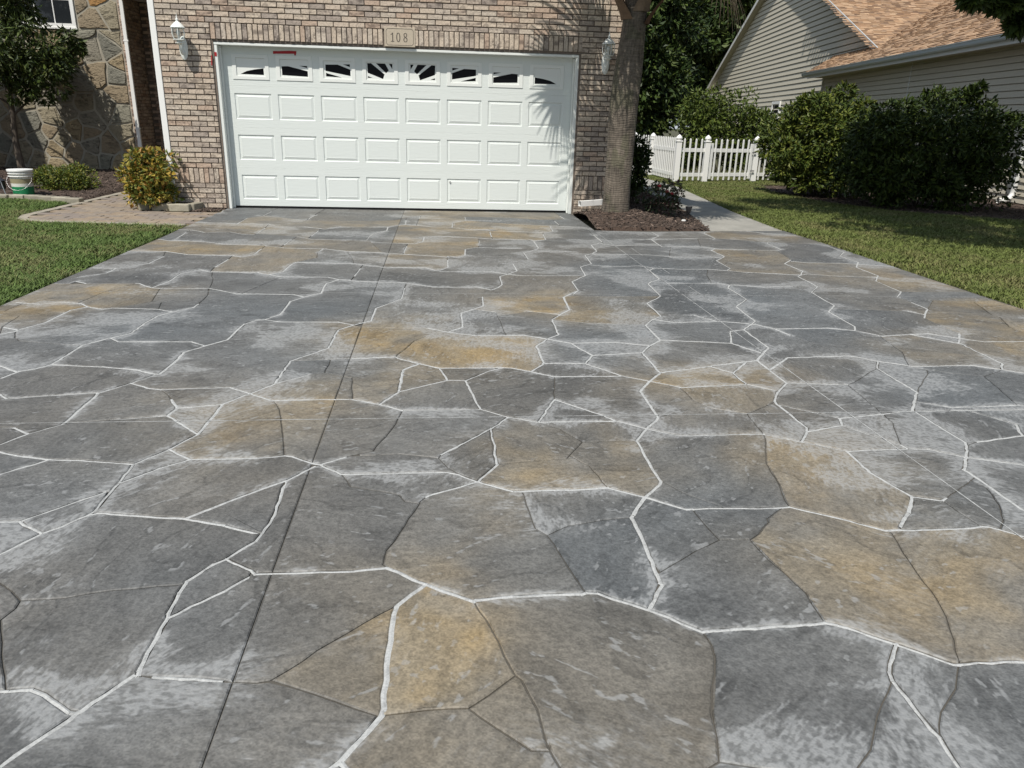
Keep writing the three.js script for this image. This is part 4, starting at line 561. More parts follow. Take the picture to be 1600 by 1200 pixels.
// ---------------------------------------------------------------- the brick garage
const brickTex = [0, 1, 2].map((k) => tex(256, 256, (u, v, o) => {
  const x = u * 8 + k * 31, y = v * 8 + k * 7; const n = fbm(x * 6, y * 8, 3), sme = sm(0.5, 0.72, fbm(x * 1.3 + 20, y * 2.4, 4)), pale = sm(0.56, 0.75, fbm(x * 2 + 3, y * 3, 3)), pit = sm(0.74, 0.86, vnoise(x * 22, y * 22));
  const L = 0.74 + 0.4 * n; o[0] = 0.93 * L; o[1] = 0.93 * L; o[2] = 0.93 * L;
  const d = 0.5 * sme; o[0] *= 1 - d; o[1] *= 1 - d * 1.02; o[2] *= 1 - d; for (let i = 0; i < 3; i++) o[i] = lerp(o[i], 0.95, pale * 0.35) * (1 - 0.45 * pit);
}));
const brickTones = [[0.63, 0.53, 0.42], [0.59, 0.49, 0.385], [0.56, 0.48, 0.39], [0.49, 0.41, 0.335], [0.61, 0.505, 0.40], [0.41, 0.345, 0.29], [0.61, 0.525, 0.43], [0.53, 0.405, 0.31]];
const brickMats = brickTones.map((t, i) => new THREE.MeshStandardMaterial({ color: col(...t), map: brickTex[i % 3], bumpMap: brickTex[(i + 1) % 3], bumpScale: 0.004, roughness: 0.92 }));
function brickGeos(w, h, d, uvs = 1) { return [0, 1, 2, 3, 4].map((k) => { const g = metreUV(rbox(w, h, d, 0, 0, 0, 0.0035), 1.1 * uvs); const uv = g.attributes.uv; for (let i = 0; i < uv.count; i++) uv.setXY(i, uv.getX(i) + k * 0.237, uv.getY(i) + k * 0.173); return g; }); }
const FACE = 0.17, MORTAR = 0.151, PITCH = 0.0673, BW = 0.204;
const mortarTex = tex(256, 256, (u, v, o) => { const n = 0.6 + 0.5 * fbm(u * 60, v * 60, 3); o[0] = 0.2 * n; o[1] = 0.165 * n; o[2] = 0.135 * n; });
const mortarMat = new THREE.MeshStandardMaterial({ map: mortarTex, roughness: 1 });
const whiteVinyl = mat(0.80, 0.80, 0.775, 0.45), whitePaint = mat(0.74, 0.765, 0.73, 0.5);
const garage = thing('brick_garage', 'beige brick garage with a wide white panelled door', 'house', [0, 0, 0]);
{
  const back = -6.4, T = 3.9;                              // mortar-faced walls behind the bricks, with the door opening left free
  mesh('wall', metreUV(merge([boxAB(-3.15, -2.42, -0.1, T, -0.12, MORTAR), boxAB(2.42, 3.15, -0.1, T, -0.12, MORTAR), boxAB(-2.42, 2.42, 2.14, T, -0.12, MORTAR), boxAB(-3.15, -2.95, -0.1, T, back, -0.12), boxAB(2.95, 3.15, -0.1, T, back, -0.12), boxAB(-2.95, 2.95, -0.1, T, back, back + 0.2)]), 1), mortarMat, garage);
  const all = [], r = rngOf(17);
  const row = (x0, x1, y, odd) => { const w = x1 - x0; let x = x0, first = odd ? BW / 2 : BW * 0.98; while (x < x1 - 0.02) { let L = Math.min(x === x0 ? first : BW, x1 - x); if (x1 - (x + L) < 0.05) L = x1 - x; all.push([x + L / 2, y, L - 0.0105]); x += L; } };
  for (let k = 0; k < 5; k++) for (const s of [-1, 1]) row(s < 0 ? -3.105 : 2.445, s < 0 ? -2.445 : 3.155, 0.006 + (k + 0.5) * PITCH, k % 2);
  for (let k = 0; k < 27; k++) for (const s of [-1, 1]) row(s < 0 ? -3.105 : 2.445, s < 0 ? -2.445 : 3.155, 0.542 + (k + 0.5) * PITCH, (k + 1) % 2);
  for (let k = 0; k < 23; k++) row(-3.105, 3.155, 2.3605 + (k + 0.5) * PITCH, k % 2);
    const unit = brickGeos(1, 0.0552, 0.09, 0.2), tmp = [], vis = all.map((b) => ({ b, rank: b[1] > 2.86 ? 9e9 : Math.hypot(b[0] - 0.487, b[1] - 1.26, 10.9) + (b[0] > 2.8 ? 3 : 0) })).sort((p, q) => p.rank - q.rank);
  const cache = new Map();
  vis.forEach(({ b }, i) => {
    const L = Math.round(b[2] * 100) / 100, k = Math.floor(r() * 5), key = L + '|' + k;
    if (!cache.has(key)) { const g = metreUV(rbox(b[2], 0.0552, 0.09, 0, 0, 0, 0.0035), 1.1), uv = g.attributes.uv; for (let q = 0; q < uv.count; q++) uv.setXY(q, uv.getX(q) + k * 0.237, uv.getY(q) + k * 0.173); cache.set(key, g); }
    const z = FACE - 0.045 + (r() - 0.5) * 0.004, tone = Math.floor(Math.pow(r(), 1.15) * 8), yy = b[1] + (r() - 0.5) * 0.003;
    if (i < 300) { const m = new THREE.Mesh(cache.get(key), brickMats[tone]); m.name = 'brick'; m.position.set(b[0], yy, z); m.rotation.z = (r() - 0.5) * 0.012; m.castShadow = m.receiveShadow = true; garage.add(m); }
    else { const g = cache.get(key).clone(); g.translate(b[0], yy, z); const c = brickTones[tone], n = g.attributes.position.count, a = new Float32Array(n * 3); for (let q = 0; q < n; q++) { a[3 * q] = c[0]; a[3 * q + 1] = c[1]; a[3 * q + 2] = c[2]; } g.setAttribute('color', new THREE.BufferAttribute(a, 3)); tmp.push(g); }
  });
  const rest = mesh('brickwork', merge(tmp), new THREE.MeshStandardMaterial({ vertexColors: true, map: brickTex[0], bumpMap: brickTex[1], bumpScale: 0.004, roughness: 0.92 }), garage); rest.userData.kind = 'stuff';
  const sold = brickGeos(0.0565, 0.188, 0.09);
  const soldier = (x, y) => { const m = new THREE.Mesh(sold[Math.floor(r() * 5)], brickMats[Math.floor(Math.pow(r(), 1.2) * 8)]); m.name = 'soldier_brick'; m.position.set(x, y + (r() - 0.5) * 0.004, FACE - 0.045 + (r() - 0.5) * 0.005); m.rotation.z = (r() - 0.5) * 0.02; m.castShadow = m.receiveShadow = true; garage.add(m); };
  for (let x = -2.41; x < 2.43; x += 0.0672) if (Math.abs(x + 0.005) > 0.19) soldier(x, 2.2625);
  for (let k = 0; k < 10; k++) { soldier(-3.072 + k * 0.0662, 0.4405); soldier(2.482 + k * 0.0662, 0.4405); }
  mesh('corner_board', merge([rbox(0.065, T, 0.05, -3.14, T / 2, FACE - 0.012, 0.004), rbox(0.03, T, 0.12, -3.168, T / 2, FACE - 0.05, 0.004)]), whiteVinyl, garage);
  // roof over the garage, beyond the top of the picture
  const rf = new THREE.Shape([[-3.75, 3.75], [0, 5.6], [3.75, 3.75], [3.75, 3.93], [0, 5.8], [-3.75, 3.93]].map((p) => new THREE.Vector2(...p))); const rg = new THREE.ExtrudeGeometry(rf, { depth: 6.8, bevelEnabled: false }); rg.translate(0, 0, -6.5);
  mesh('roof', rg, mat(0.2, 0.15, 0.11, 0.95), garage);
  const gb = new THREE.Shape([[-3.15, 3.9], [3.15, 3.9], [0, 5.45]].map((p) => new THREE.Vector2(...p))); const gg = new THREE.ExtrudeGeometry(gb, { depth: 0.1, bevelEnabled: false }); gg.translate(0, 0, 0.03); mesh('gable_wall', metreUV(gg), mortarMat, garage);
  // casing round the opening
  const fr = subgroup('door_frame', garage);
  for (const s of [-1, 1]) { mesh('jamb', merge([rbox(0.06, 2.10, 0.05, s * 2.412, 1.05, 0.118, 0.004), boxAB(Math.min(s * 2.385, s * 2.42), Math.max(s * 2.385, s * 2.42), 0, 2.10, -0.06, 0.093), rbox(0.022, 2.09, 0.03, s * 2.372, 1.045, 0.03, 0.003)]), whitePaint, fr); }
  mesh('header', merge([rbox(4.89, 0.03, 0.05, 0, 2.117, 0.122, 0.004), rbox(4.885, 0.034, 0.04, 0, 2.1485, 0.104, 0.004), boxAB(-2.385, 2.385, 2.104, 2.14, -0.06, 0.097)]), whitePaint, fr);
  // the door: four sections, raised panels, a row of sunburst windows
  const door = subgroup('garage_door', garage), p = 0.573, pw = 0.486, SH = 0.5334;
  const grain = tex(512, 512, (u, v, o) => { const n = fbm(u * 14, v * 150, 4); o[0] = o[1] = o[2] = n; }, false);
  const skin = new THREE.MeshStandardMaterial({ color: col(0.675, 0.715, 0.685), roughness: 0.5, bumpMap: grain, bumpScale: 0.0012 });
  const cx = (k) => (k - 3.5) * p;
  const rectPts = (x0, x1, y0, y1) => [[x0, y0], [x1, y0], [x1, y1], [x0, y1]].map((q) => new THREE.Vector2(...q));
  for (let s = 0; s < 4; s++) {
    const y0 = s ? 0.012 + s * SH + 0.0018 : 0.03, y1 = 0.012 + (s + 1) * SH - 0.0018, sh = new THREE.Shape(rectPts(-2.4, 2.4, y0, y1));
    const win = s === 3, yb = 0.0138 + s * SH, hw = win ? 0.232 : pw / 2, hb = win ? 1.700 : yb + 0.108, ht = win ? 2.0 : yb + 0.438;
    for (let k = 0; k < 8; k++) sh.holes.push(new THREE.Path(rectPts(cx(k) - hw, cx(k) + hw, hb, ht).reverse()));
    const g = new THREE.ExtrudeGeometry(sh, { depth: 0.036, bevelEnabled: true, bevelSize: 0.0016, bevelThickness: 0.0016, bevelSegments: 1 }); g.translate(0, 0, -0.0378); mesh('section', metreUV(g, 0.9), skin, door);
    for (let k = 0; k < 8 && !win; k++) {
      const rings = [[0, -0.0012], [0.011, -0.011], [0.018, -0.011], [0.05, -0.0015], [0.054, -0.003]], pos = [], idx = [];
      for (const [i, z] of rings) { const x0 = cx(k) - hw - 0.0016 + i, x1 = cx(k) + hw + 0.0016 - i, a = hb - 0.0016 + i, b = ht + 0.0016 - i; pos.push(x0, a, z, x1, a, z, x1, b, z, x0, b, z); }
      for (let q = 0; q < 4; q++) for (let e = 0; e < 4; e++) { const a = q * 4 + e, b = q * 4 + (e + 1) % 4; idx.push(a, b, a + 4, b, b + 4, a + 4); }
      idx.push(16, 17, 18, 16, 18, 19);
      const pg = geoFrom(pos, idx).toNonIndexed(); pg.computeVertexNormals(); mesh('raised_panel', metreUV(pg, 0.9), skin, door);
    }
    if (win) for (let k = 0; k < 8; k++) {
      const m = k < 4 ? 1 : -1, kind = k < 4 ? k : 7 - k, x = cx(k), W = 0.372, Hh = 0.222, bx = x - W / 2, by = 1.738;
      const ring = new THREE.Shape(rectPts(x - hw - 0.004, x + hw + 0.004, hb - 0.004, ht + 0.004)); ring.holes.push(new THREE.Path(rectPts(bx - 0.004, bx + W + 0.004, by - 0.004, by + Hh + 0.004).reverse()));
      const fg = new THREE.ExtrudeGeometry(ring, { depth: 0.012, bevelEnabled: true, bevelSize: 0.003, bevelThickness: 0.004, bevelSegments: 2 }); fg.translate(0, 0, -0.008); mesh('window_frame', fg, whitePaint, door);
      const plate = new THREE.Shape(rectPts(bx, bx + W, by, by + Hh));
      const cuts = [[[[.12, .1], [.35, .28], [.62, .38], [.95, .46], [.95, .08]]],
        [[[.055, .61], [.28, .625], [.97, .375], [.97, .06], [.055, .11]], [[.67, .67], [.96, .67], [.96, .56]]],
        [[[.07, .79], [.51, .81], [.96, .54], [.96, .18], [.07, .43]], [[.70, .83], [.95, .85], [.95, .69]], [[.08, .32], [.65, .08], [.08, .12]]],
        [[[.034, .945], [.17, .953], [.65, .345], [.595, .073], [.045, .4]], [[.35, .956], [.68, .956], [.81, .58], [.71, .41]], [[.82, .953], [.944, .953], [.937, .655]], [[.045, .218], [.213, .127], [.045, .109]]]][kind];
      for (const c of cuts) { let q = c.map(([u, v]) => new THREE.Vector2(m > 0 ? bx + u * W : bx + W - u * W, by + v * Hh)); if (!THREE.ShapeUtils.isClockWise(q)) q = q.reverse(); plate.holes.push(new THREE.Path(q)); }
      const ig = new THREE.ExtrudeGeometry(plate, { depth: 0.008, bevelEnabled: false }); ig.translate(0, 0, -0.014); mesh('sunburst_insert', ig, whitePaint, door);
      mesh('pane', boxAB(bx, bx + W, by, by + Hh, -0.032, -0.028), darkGlass(), door);
    }
  }
  mesh('bottom_seal', boxAB(-2.38, 2.38, -0.004, 0.032, -0.03, -0.012), mat(0.012, 0.012, 0.012, 0.8), door);
  mesh('lock_button', new THREE.CylinderGeometry(0.012, 0.014, 0.02, 12).rotateX(Math.PI / 2).translate(0.66, 0.41, 0.002), mat(0.6, 0.6, 0.58, 0.3, { metalness: 0.6 }), door);
}
function darkGlass() { return darkGlass.m ??= new THREE.MeshPhysicalMaterial({ color: col(0.004, 0.004, 0.005), roughness: 0.12, specularIntensity: 0.25 }); }
{                                                          // address plaque, 108 cut into cast stone
  const t = thing('address_plaque', 'buff cast stone plaque cut with the number 108 above the garage door', 'plaque', [-0.005, 2.27, FACE]);
  const stoneMap = tex(128, 128, (u, v, o) => { const n = 0.8 + 0.35 * fbm(u * 40, v * 40, 3); o[0] = 0.47 * n; o[1] = 0.405 * n; o[2] = 0.315 * n; });
  const pm = new THREE.MeshStandardMaterial({ map: stoneMap, roughness: 0.9 }), ink = mat(0.07, 0.06, 0.05, 0.9);
  mesh('slab', metreUV(rbox(0.405, 0.236, 0.075, 0, 0, -0.0295, 0.004), 3), pm, t);
  const nk = (w, h, c) => { const s = new THREE.Shape(), x = w / 2, y = h / 2; s.moveTo(-x + c, -y); s.lineTo(x - c, -y); s.lineTo(x, -y + c); s.lineTo(x, y - c); s.lineTo(x - c, y); s.lineTo(-x + c, y); s.lineTo(-x, y - c); s.lineTo(-x, -y + c); s.closePath(); return s; };
  const line = nk(0.362, 0.205, 0.024), hole = nk(0.352, 0.195, 0.021); line.holes.push(new THREE.Path(hole.getPoints().reverse())); const lg = new THREE.ExtrudeGeometry(line, { depth: 0.0015, bevelEnabled: false }); lg.translate(0, 0, 0.0078); mesh('border_line', lg, ink, t);
  const font = await new FontLoader().loadAsync('fonts/droid/droid_serif_regular.typeface.json');
  [['1', -0.108], ['0', -0.031], ['8', 0.062]].forEach(([ch, x]) => { const g = new TextGeometry(ch, { font, size: 0.098, depth: 0.0016, curveSegments: 6, bevelEnabled: false }); g.computeBoundingBox(); const b = g.boundingBox; g.translate(-(b.min.x + b.max.x) / 2, -(b.min.y + b.max.y) / 2, 0); g.scale(0.82, 1.12, 1); g.translate(x + 0.012, -0.004, 0.0078); mesh('digit', g, ink, t); });
}
function wallLantern(label, x, y, z, group) {
  const t = thing('wall_lantern', label, 'lantern', [x, y, z], group);     // origin: centre of the back plate on the wall
  const w = whitePaint;
  const plate = new THREE.SphereGeometry(1, 20, 14).scale(0.055, 0.145, 0.022).translate(0, -0.015, 0.004); mesh('back_plate', plate, w, t);
  mesh('arm', merge([tube([[0, -0.06, 0.02], [0, -0.09, 0.07], [0, -0.05, 0.13], [0, 0.02, 0.155]], 0.011, 8, 18), tube([[0, -0.02, 0.02], [0, -0.035, 0.05], [0, -0.065, 0.045], [0, -0.07, 0.03]], 0.007, 6, 10)]), w, t);
  const L = (pts) => new THREE.LatheGeometry(pts.map((p) => new THREE.Vector2(p[0], p[1])), 24).translate(0, 0, 0.155);
  mesh('base', L([[0, 0.01], [0.02, 0.012], [0.034, 0.025], [0.05, 0.03], [0.05, 0.036], [0.03, 0.042], [0.03, 0.06], [0.068, 0.066], [0.068, 0.076], [0, 0.078]]), w, t);
  mesh('glass', L([[0.056, 0.078], [0.068, 0.11], [0.075, 0.15], [0.073, 0.19], [0.066, 0.215]]), new THREE.MeshPhysicalMaterial({ color: col(0.9, 0.92, 0.92), roughness: 0.08, transmission: 1, thickness: 0, ior: 1.45 }), t);
  mesh('bulb', L([[0, 0.08], [0.012, 0.085], [0.014, 0.12], [0.026, 0.15], [0.026, 0.17], [0.012, 0.19], [0, 0.192]]), mat(0.75, 0.75, 0.72, 0.25), t);
  for (let k = 0; k < 6; k++) { const a = k * Math.PI / 3 + 0.3, c = Math.cos(a), s = Math.sin(a); mesh('rib', tube([[c * 0.06, 0.074, 0.155 + s * 0.06], [c * 0.077, 0.115, 0.155 + s * 0.077], [c * 0.082, 0.155, 0.155 + s * 0.082], [c * 0.072, 0.218, 0.155 + s * 0.072]], 0.0048, 6, 12), w, t); }
  mesh('cap', L([[0.088, 0.208], [0.09, 0.216], [0.078, 0.228], [0.06, 0.25], [0.042, 0.268], [0.022, 0.28], [0.014, 0.29], [0, 0.291]]), w, t);
  mesh('finial', L([[0.012, 0.288], [0.02, 0.302], [0.014, 0.316], [0.008, 0.326], [0.011, 0.334], [0.004, 0.35], [0, 0.392]]), w, t);
  return t;
}
wallLantern('white barrel lantern on the sunlit brick pier beside the corner board', -2.795, 2.055, FACE);
wallLantern('white barrel lantern on the brick pier by the palm trunk', 2.785, 2.055, FACE);
{                                                          // red tape
  const red = mat(0.36, 0.006, 0.012, 0.55);
  const a = thing('masking_tape', 'torn red tape folded round the door casing corner', 'tape', [-2.44, 1.95, FACE]);
  mesh('flap', merge([box(0.012, 0.12, 0.003, -0.012, -0.045, 0.004).rotateZ(-0.08), rbox(0.075, 0.05, 0.0016, 0.012, 0.035, -0.024, 0.0006)]), red, a);
  const b = thing('masking_tape', 'strip of red tape stuck along the top of the garage door', 'tape', [-1.53, 2.044, 0.004]);
  const sh = new THREE.Shape([[-0.165, -0.022], [-0.13, -0.018], [0.11, -0.012], [0.11, -0.03], [0.128, -0.032], [0.138, -0.004], [0.14, 0.022], [0.05, 0.023], [-0.165, 0.012]].map((p) => new THREE.Vector2(...p))); mesh('strip', new THREE.ExtrudeGeometry(sh, { depth: 0.001, bevelEnabled: false }), red, b);
}
// ---------------------------------------------------------------- the stone-faced wing beyond the walk
const wing = thing('stone_wing', 'house wing faced with rough tan and grey fieldstone', 'house', [0, 0, 0]);
{
  const Z = -6.4, r = rngOf(23);
  mesh('wall', metreUV(merge([boxAB(-9.1, -5.92, -0.1, 2.8, Z - 0.3, Z), boxAB(-6.8, -5.92, 2.8, 5, Z - 0.3, Z), boxAB(-9.1, -8.2, 2.8, 5, Z - 0.3, Z), boxAB(-8.2, -6.8, 4.2, 5, Z - 0.3, Z)])), new THREE.MeshStandardMaterial({ map: concTex, color: col(1.15, 1.1, 1.0), roughness: 1 }), wing);
  // projecting front room whose edge throws the shadow over the stonework
  mesh('front_room', metreUV(boxAB(-14, -9.12, -0.1, 4.3, Z - 0.3, -4.15)), mortarMat, wing);
  const rockTex = tex(256, 256, (u, v, o) => { const n = fbm(u * 30, v * 44, 4), s = sm(0.52, 0.75, fbm(u * 6, v * 16, 3)), L = 0.62 + 0.6 * n - 0.3 * s; o[0] = L; o[1] = L * 0.995; o[2] = L * 0.98; });
  const tones = [[0.30, 0.265, 0.19], [0.25, 0.24, 0.19], [0.21, 0.205, 0.17], [0.34, 0.275, 0.175], [0.27, 0.25, 0.2], [0.29, 0.235, 0.16], [0.40, 0.225, 0.085], [0.30, 0.24, 0.16]].map((t) => new THREE.MeshStandardMaterial({ color: col(...t), map: rockTex, bumpMap: rockTex, bumpScale: 0.02, roughness: 0.95 }));
  const rust = [[-5.98, 2.05], [-6.75, 3.05], [-6.35, 1.98], [-5.95, 0.78], [-6.7, 1.35], [-6.4, 3.45], [-6.05, 2.85]];
  for (const [x0, x1, y0, y1, n, gap] of [[-9.1, -5.97, 0, 2.8, 62, 0.27], [-6.8, -5.97, 2.8, 4.4, 12, 0.26], [-9.1, -8.2, 2.8, 4.4, 12, 0.26]]) {
    const poly = [[x0, y0], [x1, y0], [x1, y1], [x0, y1]], seeds = []; for (let k = 0; k < 4000 && seeds.length < n; k++) { const x = lerp(x0, x1, r()), y = lerp(y0, y1, r()); if (seeds.every((s) => Math.hypot((s[0] - x) * 1.15, s[1] - y) > gap * (0.72 + 0.4 * r()))) seeds.push([x, y]); }
    for (const c0 of voronoi(poly, seeds)) {
      const c = inset(polyArea(c0) > 0 ? c0 : c0.reverse(), c0.map(() => 0.019)); if (polyArea(c) < 0.004) continue;
      const P = []; c.forEach((a, i) => { const b = c[(i + 1) % c.length]; for (let k = 0; k < 3; k++) { const x = lerp(a[0], b[0], k / 3), y = lerp(a[1], b[1], k / 3); P.push([x + (vnoise(x * 14, y * 14) - 0.5) * 0.035, y + (vnoise(x * 14 + 40, y * 14) - 0.5) * 0.035]); } });
      let mx = 0, my = 0; for (const q of P) { mx += q[0] / P.length; my += q[1] / P.length; }
      const d = 0.012 + 0.022 * r(), tx = (r() - 0.5) * 0.12, ty = (r() - 0.5) * 0.12, pos = [], idx = [], uv = [], N = P.length, put = (x, y, z) => { pos.push(x, y, z); uv.push(x * 1.2 + mx * 3, y * 1.2); };
      for (const q of P) put(q[0], q[1], Z - 0.006); for (const q of P) put(lerp(q[0], mx, 0.06), lerp(q[1], my, 0.06), Z - 0.004 + d + (q[0] - mx) * tx + (q[1] - my) * ty);
      put(mx, my, Z + d + 0.012 * (r() - 0.3));
      for (let i = 0; i < N; i++) { const j = (i + 1) % N; idx.push(i, j, N + i, j, N + j, N + i, N + i, N + j, 2 * N); }
      const g = geoFrom(pos, idx, uv).toNonIndexed(); g.computeVertexNormals();
      const near = rust.some((q) => Math.hypot(q[0] - mx, q[1] - my) < 0.16); mesh('stone', g, tones[near ? 6 : Math.floor(r() * 5.99)], wing);
    }
  }
  const win = subgroup('window', wing), X0 = -8.2, X1 = -6.82, Y0 = 2.82, Y1 = 4.2;
  mesh('frame', merge([boxAB(X1 - 0.07, X1, Y0, Y1, Z - 0.06, Z + 0.03), boxAB(X0, X0 + 0.07, Y0, Y1, Z - 0.06, Z + 0.03), boxAB(X0 + 0.07, X1 - 0.07, Y0, Y0 + 0.07, Z - 0.06, Z + 0.028), boxAB(X0 + 0.07, X1 - 0.07, Y1 - 0.07, Y1, Z - 0.06, Z + 0.028), boxAB(X0 - 0.02, X1 + 0.02, Y0 - 0.035, Y0 - 0.001, Z - 0.05, Z + 0.05)]), whiteVinyl, win);
  mesh('pane', boxAB(X0 + 0.07, X1 - 0.07, Y0 + 0.07, Y1 - 0.07, Z - 0.045, Z - 0.04), new THREE.MeshStandardMaterial({ color: col(0.02, 0.023, 0.026), roughness: 0.08 }), win);
  for (const x of [-7.24, -7.6]) mesh('muntin', boxAB(x - 0.009, x + 0.009, Y0 + 0.07, Y1 - 0.07, Z - 0.042, Z - 0.03), whiteVinyl, win);
  for (const y of [3.33, 3.78]) mesh('muntin', boxAB(X0 + 0.07, X1 - 0.07, y - 0.008, y + 0.008, Z - 0.0425, Z - 0.0305), whiteVinyl, win);
  // brick return and the recessed entry wall
  const put = [], brk = (x, y, z, w, d) => { const g = metreUV(box(w, 0.056, d, 0, 0, 0), 1.1); const t = brickTones[3 + Math.floor(r() * 5)], n = g.attributes.position.count, a = new Float32Array(n * 3); for (let q = 0; q < n; q++) { a[3 * q] = t[0] * 0.95; a[3 * q + 1] = t[1] * 0.88; a[3 * q + 2] = t[2] * 0.86; } g.setAttribute('color', new THREE.BufferAttribute(a, 3)); const uv = g.attributes.uv, k = r(); for (let q = 0; q < uv.count; q++) uv.setXY(q, uv.getX(q) + k, uv.getY(q) + k * 2); g.translate(x, y, z); put.push(g); };
  for (let k = 0; k < 52; k++) { const y = 0.03 + k * PITCH; for (let i = 0; i < 5; i++) brk(-5.9, y, Z - 0.10 - i * 0.204 - (k % 2) * 0.102 + 0.102, 0.05, 0.194); brk(-5.935, y, Z - 0.02, 0.07, 0.05); for (let i = 0; i < 15; i++) brk(-5.75 + i * 0.204 + (k % 2) * 0.102, y, Z - 0.92, 0.194, 0.06); }
  const br = mesh('brickwork', merge(put), new THREE.MeshStandardMaterial({ vertexColors: true, map: brickTex[1], roughness: 0.95 }), wing); br.userData.kind = 'stuff';
  mesh('entry_wall', metreUV(merge([boxAB(-5.98, -5.912, -0.1, 5, Z - 1.2, Z - 0.04), boxAB(-5.912, -2.9, -0.1, 5, Z - 1.2, Z - 0.935)])), mortarMat, wing);
  mesh('porch_roof', boxAB(-5.86, -3.2, 3.45, 3.6, -7.5, -4.9), mat(0.6, 0.6, 0.58, 0.7), wing);
  mesh('wing_roof', boxAB(-9.3, -5.3, 5, 5.15, -8, -6.0), mat(0.2, 0.15, 0.11, 0.95), wing);
  const ds = thing('downspout', 'white square downspout on the stone wing corner', 'downspout', [-5.85, 0, Z + 0.1]); mesh('pipe', rbox(0.075, 4.8, 0.06, 0, 2.46, 0, 0.012, 2), whiteVinyl, ds); for (const y of [0.9, 2.6]) mesh('strap', rbox(0.1, 0.03, 0.066, 0, y, 0, 0.004), whiteVinyl, ds);
}
wallLantern('white barrel lantern in the shaded entry recess', -5.45, 2.02, -7.29);
